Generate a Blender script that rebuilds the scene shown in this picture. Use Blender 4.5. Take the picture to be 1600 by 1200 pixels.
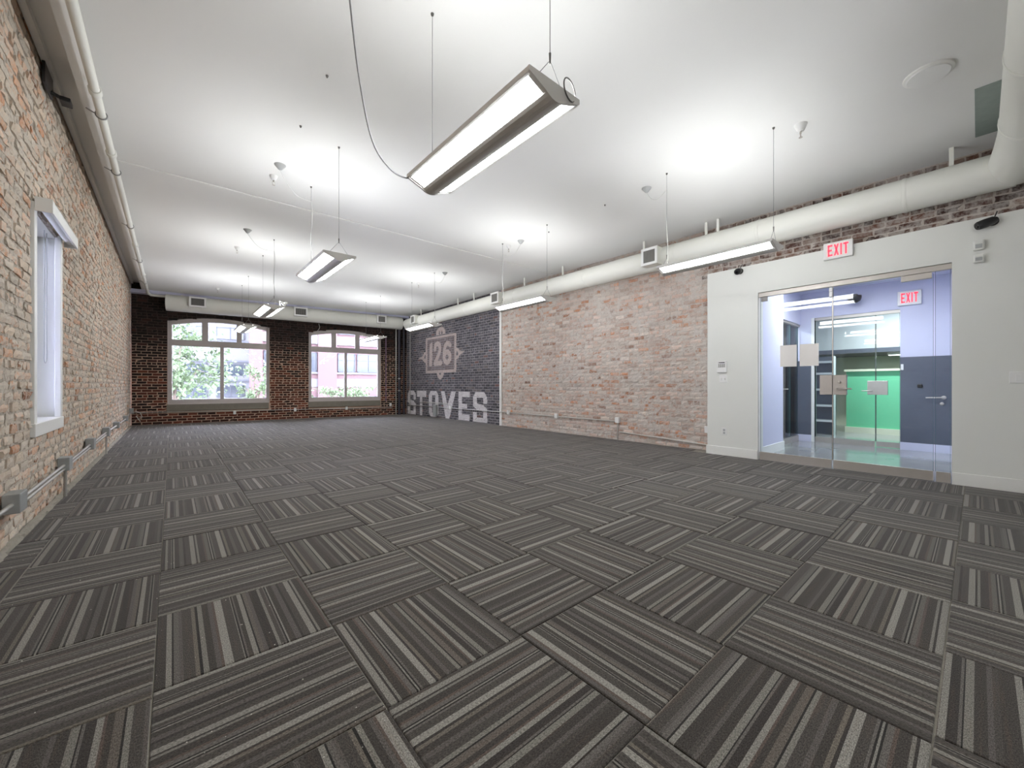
import bpy, math, random
import numpy as np
from mathutils import Vector

for o in list(bpy.data.objects): bpy.data.objects.remove(o)
scene = bpy.context.scene
COL = scene.collection
random.seed(7)
RNG = np.random.default_rng(11)

# ------------------------------------------------------------------ camera, world, exposure
F_PX, HZ, YAW, CAM_H = 622.0, 602.0, math.radians(40.5), 1.10
cam_d = bpy.data.cameras.new('camera')
cam_d.sensor_fit = 'HORIZONTAL'; cam_d.sensor_width = 36.0
cam_d.lens = F_PX / 1600 * 36.0
cam_d.shift_y = (HZ - 600) / 1600
cam_d.clip_start = 0.03; cam_d.clip_end = 200
cam = bpy.data.objects.new('camera', cam_d); COL.objects.link(cam)
cam.location = (0, 0, CAM_H); cam.rotation_euler = (math.radians(90), 0, -YAW)
scene.camera = cam

world = bpy.data.worlds.new('overcast_sky'); scene.world = world; world.use_nodes = True
wbg = world.node_tree.nodes['Background']
wbg.inputs[0].default_value = (0.78, 0.77, 1.0, 1); wbg.inputs[1].default_value = 20.0

vs = scene.view_settings
vs.view_transform = 'Standard'; vs.look = 'None'; vs.gamma = 1.0; vs.use_curve_mapping = False
vs.exposure = 0.88
UP_W, DOWN_E = 21.0, 18.0            # watts up from each pendant, strength of its diffusers

# ------------------------------------------------------------------ helpers
def lin(c):
    return tuple(((x/255)/12.92 if x/255 <= .04045 else ((x/255+.055)/1.055)**2.4) for x in c)

def node(nt, t, **kw):
    n = nt.nodes.new(t)
    for k, v in kw.items(): setattr(n, k, v)
    return n

def mat(name, rgb, rough=.6, metal=0.0, var=.06, scale=6.0, bump=0.0, bscale=60.0, emit=0.0, emit_rgb=None, spec=.5):
    m = bpy.data.materials.new(name); m.use_nodes = True
    nt = m.node_tree; b = nt.nodes['Principled BSDF']
    c = lin(rgb)
    tc = node(nt, 'ShaderNodeTexCoord')
    nz = node(nt, 'ShaderNodeTexNoise'); nz.inputs['Scale'].default_value = scale; nz.inputs['Detail'].default_value = 4
    nt.links.new(tc.outputs['Object'], nz.inputs['Vector'])
    mx = node(nt, 'ShaderNodeMix', data_type='RGBA')
    mx.inputs['A'].default_value = (*[x*(1-var) for x in c], 1); mx.inputs['B'].default_value = (*[min(1, x*(1+var)) for x in c], 1)
    nt.links.new(nz.outputs['Fac'], mx.inputs['Factor']); nt.links.new(mx.outputs['Result'], b.inputs['Base Color'])
    b.inputs['Roughness'].default_value = rough; b.inputs['Metallic'].default_value = metal
    b.inputs['Specular IOR Level'].default_value = spec
    if bump:
        n2 = node(nt, 'ShaderNodeTexNoise'); n2.inputs['Scale'].default_value = bscale; n2.inputs['Detail'].default_value = 3
        nt.links.new(tc.outputs['Object'], n2.inputs['Vector'])
        bp = node(nt, 'ShaderNodeBump'); bp.inputs['Strength'].default_value = bump; bp.inputs['Distance'].default_value = .01
        nt.links.new(n2.outputs['Fac'], bp.inputs['Height']); nt.links.new(bp.outputs['Normal'], b.inputs['Normal'])
    if emit:
        b.inputs['Emission Color'].default_value = (*(lin(emit_rgb) if emit_rgb else c), 1); b.inputs['Emission Strength'].default_value = emit
    return m

def glass_mat(name, tint=(246, 250, 250), ior=1.5, rough=0.0):
    m = bpy.data.materials.new(name); m.use_nodes = True; nt = m.node_tree
    nt.nodes.remove(nt.nodes['Principled BSDF']); out = nt.nodes['Material Output']
    tr = node(nt, 'ShaderNodeBsdfTransparent'); tr.inputs[0].default_value = (*lin(tint), 1)
    gl = node(nt, 'ShaderNodeBsdfGlossy'); gl.inputs['Roughness'].default_value = rough
    fr = node(nt, 'ShaderNodeFresnel'); fr.inputs['IOR'].default_value = ior
    mx = node(nt, 'ShaderNodeMixShader')
    nt.links.new(fr.outputs[0], mx.inputs[0]); nt.links.new(tr.outputs[0], mx.inputs[1]); nt.links.new(gl.outputs[0], mx.inputs[2])
    nt.links.new(mx.outputs[0], out.inputs[0])
    return m

def brick_mat(name, wash, wash_amt, dirt=(60, 50, 44), dirt_amt=.15, bump=.5, wscale=5.0):
    """per-piece colour from the mesh attribute, washed over with old plaster and dirt"""
    m = bpy.data.materials.new(name); m.use_nodes = True; nt = m.node_tree; b = nt.nodes['Principled BSDF']
    at = node(nt, 'ShaderNodeAttribute', attribute_name='col')
    geo = node(nt, 'ShaderNodeNewGeometry')
    def noise(s, d=5, r=.6):
        n = node(nt, 'ShaderNodeTexNoise'); n.inputs['Scale'].default_value = s; n.inputs['Detail'].default_value = d; n.inputs['Roughness'].default_value = r
        nt.links.new(geo.outputs['Position'], n.inputs['Vector']); return n
    def ramp(src, lo, hi):
        r = node(nt, 'ShaderNodeMapRange'); r.inputs['From Min'].default_value = lo; r.inputs['From Max'].default_value = hi
        nt.links.new(src, r.inputs['Value']); return r.outputs['Result']
    def mul(a, k):
        n = node(nt, 'ShaderNodeMath', operation='MULTIPLY'); nt.links.new(a, n.inputs[0])
        if isinstance(k, float): n.inputs[1].default_value = k
        else: nt.links.new(k, n.inputs[1])
        return n.outputs[0]
    big = ramp(noise(wscale*.35, 3).outputs['Fac'], .35, .65)
    mid = ramp(noise(wscale*4, 6, .7).outputs['Fac'], .40, .60)
    wf = mul(mid, wash_amt); wf2 = node(nt, 'ShaderNodeMath', operation='MULTIPLY_ADD'); nt.links.new(big, wf2.inputs[0]); nt.links.new(wf, wf2.inputs[1]); 
    nt.links.new(mul(wf, .45), wf2.inputs[2])
    cl = node(nt, 'ShaderNodeClamp'); nt.links.new(wf2.outputs[0], cl.inputs[0])
    wa = mul(cl.outputs[0], at.outputs['Alpha'])
    mx = node(nt, 'ShaderNodeMix', data_type='RGBA'); mx.inputs['B'].default_value = (*lin(wash), 1)
    nt.links.new(wa, mx.inputs['Factor']); nt.links.new(at.outputs['Color'], mx.inputs['A'])
    fine = noise(70, 4, .7); df = mul(ramp(fine.outputs['Fac'], .52, .72), dirt_amt)
    mx2 = node(nt, 'ShaderNodeMix', data_type='RGBA'); mx2.inputs['B'].default_value = (*lin(dirt), 1)
    nt.links.new(df, mx2.inputs['Factor']); nt.links.new(mx.outputs['Result'], mx2.inputs['A'])
    nt.links.new(mx2.outputs['Result'], b.inputs['Base Color'])
    b.inputs['Roughness'].default_value = .9; b.inputs['Specular IOR Level'].default_value = .25
    bp = node(nt, 'ShaderNodeBump'); bp.inputs['Strength'].default_value = bump; bp.inputs['Distance'].default_value = .012
    hn = noise(38, 5, .7); nt.links.new(hn.outputs['Fac'], bp.inputs['Height']); nt.links.new(bp.outputs['Normal'], b.inputs['Normal'])
    return m

def wpos(o):
    p = Vector(o.location)
    while o.parent: o = o.parent; p += Vector(o.location)
    return p

def mesh_obj(name, verts, faces, material, parent=None, smooth=False, bevel=0.0, origin=None, colors=None, uvs=None):
    V = np.asarray(verts, float)
    if origin is None:
        origin = V.mean(0) if parent is None else np.array(wpos(parent))
    origin = np.asarray(origin, float)
    me = bpy.data.meshes.new(name)
    me.from_pydata((V - origin).tolist(), [], [list(map(int, f)) for f in faces])
    if colors is not None:                                # one RGBA for each face
        ca = me.color_attributes.new('col', 'FLOAT_COLOR', 'CORNER')
        cnt = np.array([len(f) for f in faces])
        ca.data.foreach_set('color', np.repeat(np.asarray(colors, np.float32), cnt, axis=0).ravel())
    if uvs is not None:
        ul = me.uv_layers.new(name='UVMap'); ul.data.foreach_set('uv', np.asarray(uvs, np.float32).ravel())
    me.materials.append(material)
    if smooth: me.shade_smooth()
    me.update()
    o = bpy.data.objects.new(name, me); COL.objects.link(o)
    if parent is not None:
        o.parent = parent; o.location = Vector(origin) - wpos(parent)
    else: o.location = Vector(origin)
    if bevel:
        md = o.modifiers.new('bevel', 'BEVEL'); md.width = bevel; md.segments = 2; md.limit_method = 'ANGLE'
    return o

class MB:
    """collects shapes in world coordinates and links them as one mesh object"""
    def __init__(s): s.v = []; s.f = []
    def add(s, v, f):
        k = len(s.v); s.v += [tuple(p) for p in v]; s.f += [[i+k for i in q] for q in f]; return s
    def box(s, x0, x1, y0, y1, z0, z1):
        x0, x1 = sorted((x0, x1)); y0, y1 = sorted((y0, y1)); z0, z1 = sorted((z0, z1))
        return s.add([(x0,y0,z0),(x1,y0,z0),(x1,y1,z0),(x0,y1,z0),(x0,y0,z1),(x1,y0,z1),(x1,y1,z1),(x0,y1,z1)],
                     [[0,3,2,1],[4,5,6,7],[0,1,5,4],[1,2,6,5],[2,3,7,6],[3,0,4,7]])
    def obox(s, O, A, N, a0, a1, n0, n1, z0, z1):
        """box in a frame: origin O, axis A, normal N (both horizontal)"""
        O, A, N = map(Vector, (O, A, N)); up = Vector((0,0,1))
        P = [O+A*a+N*n+up*z for z in (z0, z1) for (a, n) in ((a0,n0),(a1,n0),(a1,n1),(a0,n1))]
        f = [[0,3,2,1],[4,5,6,7],[0,1,5,4],[1,2,6,5],[2,3,7,6],[3,0,4,7]]
        if A.cross(N).z < 0: f = [q[::-1] for q in f]
        return s.add(P, f)
    def tube(s, pts, r, n=10, caps=True, closed=False):
        pts = [Vector(p) for p in pts]; k0 = len(s.v); m = len(pts); ref = None
        for i, p in enumerate(pts):
            if closed: d = pts[(i+1) % m]-pts[i-1]
            else: d = pts[min(i+1, m-1)]-pts[max(i-1, 0)]
            d.normalize()
            if ref is None: ref = Vector((0,0,1)) if abs(d.z) < .9 else Vector((1,0,0))
            a = d.cross(ref).normalized(); b = a.cross(d).normalized(); ref = b
            rr = r[i] if isinstance(r, (list, tuple)) else r
            for j in range(n):
                t = 2*math.pi*j/n; s.v.append(tuple(p+a*math.cos(t)*rr+b*math.sin(t)*rr))
        for i in range(m if closed else m-1):
            i2 = (i+1) % m
            for j in range(n): s.f.append([k0+i*n+j, k0+i2*n+j, k0+i2*n+(j+1) % n, k0+i*n+(j+1) % n][::-1])
        if caps and not closed:
            s.f.append([k0+j for j in range(n)]); s.f.append([k0+(m-1)*n+j for j in range(n)][::-1])
        return s
    def lathe(s, c, prof, n=20, axis='z'):
        """prof: (radius, height) pairs about a point"""
        k0 = len(s.v)
        for r, h in prof:
            for j in range(n):
                t = 2*math.pi*j/n; x, y = math.cos(t)*r, math.sin(t)*r
                p = {'z': (x, y, h), 'x': (h, x, y), 'y': (y, h, x)}[axis]
                s.v.append((c[0]+p[0], c[1]+p[1], c[2]+p[2]))
        for i in range(len(prof)-1):
            for j in range(n): s.f.append([k0+i*n+j, k0+i*n+(j+1) % n, k0+(i+1)*n+(j+1) % n, k0+(i+1)*n+j])
        s.f.append([k0+j for j in range(n)][::-1]); s.f.append([k0+(len(prof)-1)*n+j for j in range(n)])
        return s
    def prism(s, poly, fn, d0, d1):
        """poly of (a, z) extruded between depths d0, d1; fn(a, z, d) -> world"""
        n = len(poly); k0 = len(s.v)
        s.v += [tuple(fn(a, z, d0)) for a, z in poly] + [tuple(fn(a, z, d1)) for a, z in poly]
        s.f += [[k0+i for i in range(n)], [k0+n+i for i in range(n)][::-1]]
        for i in range(n):
            j = (i+1) % n; s.f.append([k0+i, k0+n+i, k0+n+j, k0+j])
        return s
    def build(s, name, material, parent=None, smooth=False, bevel=0.0, origin=None):
        o = mesh_obj(name, s.v, s.f, material, parent, smooth, bevel, origin)
        import bmesh as bm_
        bm = bm_.new(); bm.from_mesh(o.data); bm_.ops.recalc_face_normals(bm, faces=bm.faces); bm.to_mesh(o.data); bm.free()
        if smooth:
            o.data.shade_smooth()
            try: o.data.set_sharp_from_angle(angle=math.radians(40))
            except Exception: pass
        return o

def tag(o, label, cat=None, group=None, kind=None):
    if label: o['label'] = label
    if cat: o['category'] = cat
    if group: o['group'] = group
    if kind: o['kind'] = kind
    return o
def thing(name, label, cat, loc, group=None, kind=None):
    o = bpy.data.objects.new(name, None); COL.objects.link(o); o.location = loc; o.empty_display_size = .1
    return tag(o, label, cat, group, kind)
def structure(o, label, cat): return tag(o, label, cat, None, 'structure')

SY, CY = math.sin(YAW), math.cos(YAW)
def project(p):
    """pixel position and depth of a point, only to rank pieces by how large they show"""
    x, y, z = p[0], p[1], p[2]-CAM_H
    d = x*SY+y*CY
    if d < .05: return (-1e6, -1e6, d)
    return (800+F_PX*(x*CY-y*SY)/d, HZ-F_PX*z/d, d)
def in_view(p, m=40):
    u, v, d = project(p); return d > .05 and -m < u < 1600+m and -m < v < 1200+m

# ------------------------------------------------------------------ dimensions (metres)
XL, XR, XW, ZC = -.85, 6.83, 6.60, 3.70
YF = -3.0
B0 = Vector((XL, 15.0, 0)); B1 = Vector((XR, 14.2, 0)); BD = (B1-B0).normalized(); BN = Vector((-BD.y, BD.x, 0))   # back wall: along, outward
BL = (B1-B0).length
def bk(s, z, off=0): return B0+BD*s+Vector((0,0,z))-BN*off

# ------------------------------------------------------------------ materials
M = {}
M['ceiling'] = mat('ceiling_paint', (232, 232, 230), .85, var=.015, scale=1.2, bump=.05, bscale=30)
M['white'] = mat('white_wall_paint', (226, 227, 222), .7, var=.012, scale=1.5, bump=.04, bscale=80)
M['trim'] = mat('white_trim_paint', (232, 232, 228), .45, var=.01)
M['winframe'] = mat('window_frame_paint', (188, 180, 176), .4, var=.02)
M['lavender'] = mat('cool_tinted_paint', (206, 207, 229), .6, var=.02)  # cool cast of the vestibule light is put into this colour
M['duct'] = mat('painted_duct', (226, 226, 218), .5, var=.02, scale=3)
M['galv'] = mat('galvanised_sheet', (150, 162, 156), .5, .15, var=.14, scale=14)
M['steel'] = mat('brushed_steel', (188, 182, 175), .4, .45, var=.06, scale=20)
M['steel_d'] = mat('dark_steel', (110, 108, 105), .35, .8, var=.06, scale=20)
M['lum'] = mat('silver_housing', (222, 220, 216), .5, 0, var=.03)
M['conduit'] = mat('zinc_conduit', (190, 188, 182), .4, .6, var=.08, scale=20)
M['jbox'] = mat('zinc_box', (162, 165, 164), .5, .3, var=.1, scale=25)
M['plastic'] = mat('white_plastic', (232, 232, 230), .4, var=.01)
M['grey_plastic'] = mat('grey_plastic', (170, 172, 172), .5, var=.02)
M['black'] = mat('black_plastic', (38, 38, 40), .35, var=.1)
M['cable'] = mat('steel_cable', (150, 150, 150), .4, .6)
M['cord'] = mat('white_cord', (214, 214, 210), .5)
M['grey_cord'] = mat('grey_cord', (120, 120, 120), .5)
M['diffuser'] = mat('lit_diffuser', (250, 250, 250), .5, var=0, emit=DOWN_E, emit_rgb=(250, 252, 255))
M['tube'] = mat('lit_tube', (250, 250, 250), .5, var=0, emit=3, emit_rgb=(255, 253, 250))
M['stone'] = mat('sill_stone', (128, 122, 110), .85, var=.18, scale=9, bump=.4, bscale=40)
M['concrete'] = mat('polished_concrete', (150, 150, 150), .12, var=.22, scale=2.2)
M['veneer'] = mat('dark_veneer', (88, 93, 106), .45, var=.12, scale=5)
M['green'] = mat('green_paint', (112, 205, 158), .6, var=.02)
M['cream'] = mat('cream_paint', (222, 224, 200), .6, var=.03)
M['pale'] = mat('pale_grey_paint', (196, 202, 204), .6, var=.02)
M['blue'] = mat('blue_grey_paint', (160, 182, 200), .6, var=.04)
M['paper'] = mat('paper', (236, 232, 228), .8, var=.01)
M['slate'] = mat('painted_shade_and_display', (40, 38, 36), .9)  # near-black for the painted vent shade and the keypad display
M['red'] = mat('lit_red_letters', (255, 70, 88), .5, var=0, emit=.75, emit_rgb=(255, 60, 80))
M['grille'] = mat('grille_grey', (122, 120, 116), .5, var=.02)
M['debris'] = mat('plaster_flecks', (205, 200, 190), .9)
M['rubble'] = mat('mortar_dust', (150, 145, 134), .95, var=.2, scale=20, bump=.6, bscale=90)
M['pipe_dark'] = mat('dark_painted_pipe', (58, 56, 66), .5, var=.1)
M['glass'] = glass_mat('clear_glass')
M['glass_g'] = glass_mat('greenish_glass', (248, 252, 252), 1.36)
M['edge'] = mat('glass_edge', (70, 104, 104), .2)
M['brick_left'] = brick_mat('whitewashed_brick', (206, 196, 182), 1.35, dirt_amt=.20, bump=.8)
M['brick_right'] = brick_mat('whitewashed_brick_smooth', (206, 199, 192), 1.15, dirt=(92, 74, 64), dirt_amt=.42, bump=.45, wscale=3.2)
M['brick_back'] = brick_mat('dark_red_brick', (150, 110, 92), .22, dirt=(24, 18, 16), dirt_amt=.5, bump=.5)
M['brick_mural'] = brick_mat('painted_brick', (156, 152, 156), .38, dirt=(44, 44, 50), dirt_amt=.2, bump=.35, wscale=9)

# carpet: stripes across the UV's first axis
def carpet_mat():
    m = bpy.data.materials.new('striped_carpet'); m.use_nodes = True; nt = m.node_tree; b = nt.nodes['Principled BSDF']
    uv = node(nt, 'ShaderNodeUVMap', uv_map='UVMap'); sp = node(nt, 'ShaderNodeSeparateXYZ'); nt.links.new(uv.outputs[0], sp.inputs[0])
    dv = node(nt, 'ShaderNodeMath', operation='DIVIDE'); dv.inputs[1].default_value = 1.0; nt.links.new(sp.outputs[0], dv.inputs[0])
    fr = node(nt, 'ShaderNodeMath', operation='FRACT'); nt.links.new(dv.outputs[0], fr.inputs[0])
    D1, D2, D3, BK = (63, 59, 55), (70, 66, 62), (57, 53, 50), (42, 40, 38)
    G1, G2 = (84, 80, 76), (93, 89, 84)
    L1, L2, L3 = (122, 119, 112), (112, 109, 102), (130, 127, 120)
    T1, T2, RU = (100, 94, 85), (92, 86, 79), (84, 74, 68)
    SEQ = [[(28, D1), (14, L1), (5, BK), (12, G2), (10, G1), (26, D2), (11, T1), (6, BK), (14, L2), (18, D1), (12, G1), (7, RU), (22, L3), (26, D2), (4, L2), (4, BK), (4, G2), (12, D1), (13, L1), (4, BK), (13, T2), (10, G1), (26, D3), (9, L2), (12, D2), (4, G2), (5, BK), (4, L1), (18, D1), (16, G1), (8, D3)],
           [(20, D2), (18, L1), (6, D3), (8, L2), (24, D1), (8, RU), (14, G2), (4, BK), (5, L1), (5, BK), (5, G2), (22, D2), (20, L3), (8, D3), (12, T1), (18, D1), (14, G1), (24, D2), (12, L2), (5, BK), (18, T2), (14, D1), (7, RU), (14, L1), (20, D3), (6, G2), (4, BK), (16, L2), (24, D1), (10, G1), (14, D2)]]
    outs = []
    for half in range(2):
        r = node(nt, 'ShaderNodeValToRGB'); cr = r.color_ramp; cr.interpolation = 'CONSTANT'
        ws = [w for w, c in SEQ[half]]; cs = [c for w, c in SEQ[half]]
        tot = sum(ws); x = 0
        while len(cr.elements) < 31: cr.elements.new(.5)
        for k in range(31):
            cr.elements[k].position = x/tot; x += ws[k]
            cr.elements[k].color = (*lin(cs[k]), 1)
        mr = node(nt, 'ShaderNodeMapRange'); mr.inputs['From Min'].default_value = half*.5; mr.inputs['From Max'].default_value = half*.5+.5
        nt.links.new(fr.outputs[0], mr.inputs['Value']); nt.links.new(mr.outputs['Result'], r.inputs[0]); outs.append(r.outputs[0])
    gt = node(nt, 'ShaderNodeMath', operation='GREATER_THAN'); gt.inputs[1].default_value = .5; nt.links.new(fr.outputs[0], gt.inputs[0])
    mx = node(nt, 'ShaderNodeMix', data_type='RGBA'); nt.links.new(gt.outputs[0], mx.inputs['Factor']); nt.links.new(outs[0], mx.inputs['A']); nt.links.new(outs[1], mx.inputs['B'])
    # yarn: fine ribs along the stripe and heathered flecks
    mp = node(nt, 'ShaderNodeMapping'); mp.inputs['Scale'].default_value = (330, 130, 1); nt.links.new(uv.outputs[0], mp.inputs[0])
    ny = node(nt, 'ShaderNodeTexNoise'); ny.inputs['Scale'].default_value = 1; ny.inputs['Detail'].default_value = 2; nt.links.new(mp.outputs[0], ny.inputs['Vector'])
    mp2 = node(nt, 'ShaderNodeMapping'); mp2.inputs['Scale'].default_value = (60, 3, 1); nt.links.new(uv.outputs[0], mp2.inputs[0])
    n2 = node(nt, 'ShaderNodeTexNoise'); n2.inputs['Scale'].default_value = 1; nt.links.new(mp2.outputs[0], n2.inputs['Vector'])
    warm_f = node(nt, 'ShaderNodeMapRange'); warm_f.inputs['From Min'].default_value = .55; warm_f.inputs['From Max'].default_value = .8; warm_f.inputs['To Max'].default_value = .25
    nt.links.new(n2.outputs['Fac'], warm_f.inputs['Value'])
    mw = node(nt, 'ShaderNodeMix', data_type='RGBA'); mw.inputs['B'].default_value = (*lin((104, 84, 70)), 1)
    nt.links.new(warm_f.outputs['Result'], mw.inputs['Factor']); nt.links.new(mx.outputs['Result'], mw.inputs['A'])
    k = node(nt, 'ShaderNodeMapRange'); k.inputs['From Min'].default_value = .3; k.inputs['From Max'].default_value = .7; k.inputs['To Min'].default_value = .5; k.inputs['To Max'].default_value = 1.55
    nt.links.new(ny.outputs['Fac'], k.inputs['Value'])
    vm = node(nt, 'ShaderNodeVectorMath', operation='SCALE'); nt.links.new(mw.outputs['Result'], vm.inputs[0]); nt.links.new(k.outputs['Result'], vm.inputs['Scale'])
    nt.links.new(vm.outputs[0], b.inputs['Base Color'])
    b.inputs['Roughness'].default_value = .95; b.inputs['Specular IOR Level'].default_value = .15
    b.inputs['Sheen Weight'].default_value = .25; b.inputs['Sheen Roughness'].default_value = .35
    bp = node(nt, 'ShaderNodeBump'); bp.inputs['Strength'].default_value = .5; bp.inputs['Distance'].default_value = .004
    nt.links.new(ny.outputs['Fac'], bp.inputs['Height']); nt.links.new(bp.outputs['Normal'], b.inputs['Normal'])
    return m
M['carpet'] = carpet_mat()

# ------------------------------------------------------------------ floor and carpet tiles
floor = MB().box(XL-.3, XW, YF, 15.3, -.12, -.007).box(XW, XR+.25, 2.62, 15.3, -.12, -.007).build('floor', M['rubble'])
structure(floor, 'floor of the long room laid with striped charcoal carpet tiles', 'floor')
TS = .61; TX0, TY0 = .557, 1.92
tiles = []
for i in range(-3, 12):
    for j in range(-9, 23):
        x0, y0 = TX0+i*TS, TY0+j*TS
        if i < -1: y0 -= .03
        if j < -3: x0 += .05
        x1, y1 = x0+TS, y0+TS
        x0, x1 = max(x0, XL+.035), min(x1, XR-.02)
        if x1-x0 < .04 or y0 > 15.1 or y1 < YF: continue
        if y1 < 3 and x0 > XW-.03: continue
        if y0 < 2.85: x1 = min(x1, XW-.002)
        if x1-x0 < .04: continue
        ymax = B0.y+(B1.y-B0.y)*((x0+x1)/2-XL)/(XR-XL)
        y1 = min(y1, ymax-.01); y0 = max(y0, YF+.01)
        if y1-y0 < .04: continue
        tiles.append((x0, x1, y0, y1, (i+j) % 2 != 0))
def tile_geo(t, rr):
    x0, x1, y0, y1, ydir = t
    g = .0022; dx, dy = rr.uniform(-.0015, .0015), rr.uniform(-.0015, .0015); dz = rr.uniform(-.0008, .0006)
    X0, X1, Y0, Y1 = x0+g+dx, x1-g+dx, y0+g+dy, y1-g+dy; b = .0035; zt, zb = dz, -.0072
    V = [(X0,Y0,zb),(X1,Y0,zb),(X1,Y1,zb),(X0,Y1,zb),(X0,Y0,zt-.002),(X1,Y0,zt-.002),(X1,Y1,zt-.002),(X0,Y1,zt-.002),
         (X0+b,Y0+b,zt),(X1-b,Y0+b,zt),(X1-b,Y1-b,zt),(X0+b,Y1-b,zt)]
    Fc = [[8,9,10,11]]+[[k,(k+1)%4,4+(k+1)%4,4+k] for k in range(4)]+[[4+k,4+(k+1)%4,8+(k+1)%4,8+k] for k in range(4)]
    u0, v0 = rr.uniform(0, 30), rr.uniform(0, 30); sg = rr.choice((-1, 1))
    UV = [((V[i][0]-x0)*sg+u0, V[i][1]+v0) if ydir else ((V[i][1]-y0)*sg+u0, V[i][0]+v0) for f in Fc for i in f]
    return V, Fc, UV
def show_size(c, w, n):
    u, v, d = project(c)
    return -1 if not in_view(c) else 1e5*w*abs(n)/(d*d)
tiles.sort(key=lambda t: -show_size(((t[0]+t[1])/2, (t[2]+t[3])/2, 0), (t[1]-t[0])*(t[3]-t[2]), CAM_H/max(.1, math.hypot((t[0]+t[1])/2, (t[2]+t[3])/2))))
rr = random.Random(3)
bv, bf, bu = [], [], []
for n, t in enumerate(tiles):
    V, Fc, UV = tile_geo(t, rr)
    if n < 300:
        mesh_obj('carpet_tile', V, Fc, M['carpet'], floor, uvs=UV, origin=((t[0]+t[1])/2, (t[2]+t[3])/2, 0))
    else:
        k = len(bv); bv += V; bf += [[i+k for i in f] for f in Fc]; bu += UV
if bv: tag(mesh_obj('carpet_tiles_beyond', bv, bf, M['carpet'], floor, uvs=bu), None, kind='stuff')

# ------------------------------------------------------------------ brickwork
def lay(a0, a1, z0, z1, holes, seed, L=.218, joint=.012, ch=.0757, ragged=.006):
    """courses of bricks as (a0, a1, z0, z1); holes(z) gives the openings in a course"""
    r = random.Random(seed); out = []; row = 0; z = z0
    while z < z1-.03:
        zt = min(z+ch, z1)
        segs = [(a0, a1)]
        for h0, h1 in holes((z+zt)/2):
            ns = []
            for s0, s1 in segs:
                if h1 <= s0 or h0 >= s1: ns.append((s0, s1)); continue
                if h0 > s0: ns.append((s0, h0))
                if h1 < s1: ns.append((h1, s1))
            segs = ns
        step = L if row % 6 != 4 else L*.5
        off = (row % 2)*step*.5+r.uniform(-.02, .02)
        k = math.floor((a0-off)/step)-1
        a = off+k*step
        while a < a1:
            jj = r.uniform(-.012, .012) if step == L else 0
            b0, b1 = a+joint/2, a+step-joint/2+jj*.4
            for s0, s1 in segs:
                c0, c1 = max(b0, s0), min(b1, s1)
                if c1-c0 > .03: out.append((c0+r.uniform(0, ragged*.5), c1-r.uniform(0, ragged*.5), z+joint/2+r.uniform(-.5, .5)*ragged*.5, zt-joint/2+r.uniform(-.5, .5)*ragged*.5))
            a += step
        z += ch; row += 1
    return out

def brick_geo(b, r, gx, gz, proud, amp, edge, jitter):
    """a worn brick: front grid in (a, z, depth), rounded border, sides running back into the wall"""
    a0, a1, z0, z1 = b
    na, nz = gx+1, gz+1
    A, Z = np.meshgrid(np.linspace(0, 1, na), np.linspace(0, 1, nz), indexing='ij')
    border = (A == 0) | (A == 1) | (Z == 0) | (Z == 1)
    aa = a0+(a1-a0)*A; zz = z0+(z1-z0)*Z
    aa = aa+np.where(A == 0, edge*.6, 0)-np.where(A == 1, edge*.6, 0); zz = zz+np.where(Z == 0, edge*.6, 0)-np.where(Z == 1, edge*.6, 0)
    tilt = r.normal(0, amp*.5)*(A-.5)+r.normal(0, amp*.5)*(Z-.5)
    dd = proud+tilt+r.normal(0, amp*.35, A.shape)-np.where(border, edge*(.5+r.random(A.shape)), 0)
    aa = aa+np.where(border, r.normal(0, jitter, A.shape), 0); zz = zz+np.where(border, r.normal(0, jitter, A.shape), 0)
    idx = np.arange(na*nz).reshape(na, nz)
    V = np.stack([aa, zz, dd], -1).reshape(-1, 3)
    faces = [[idx[i, j], idx[i+1, j], idx[i+1, j+1], idx[i, j+1]] for i in range(gx) for j in range(gz)]
    ring = [idx[i, 0] for i in range(gx)]+[idx[gx, j] for j in range(gz)]+[idx[i, gz] for i in range(gx, 0, -1)]+[idx[0, j] for j in range(gz, 0, -1)]
    back = V[ring].copy(); back[:, 2] = -.03
    k = len(V); n = len(ring); V = np.concatenate([V, back])
    faces += [[ring[(q+1) % n], ring[q], k+q, k+(q+1) % n] for q in range(n)]
    return V, faces

class Wall:
    def __init__(s, O, A, N):
        s.O, s.A, s.N = (np.array(v, float) for v in (O, A, N)); s.flip = np.cross(s.A, (0, 0, 1)) @ s.N < 0
    def w(s, V):
        V = np.asarray(V, float); return s.O+V[:, :1]*s.A+V[:, 1:2]*np.array([0, 0, 1.])+V[:, 2:3]*s.N

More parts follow.
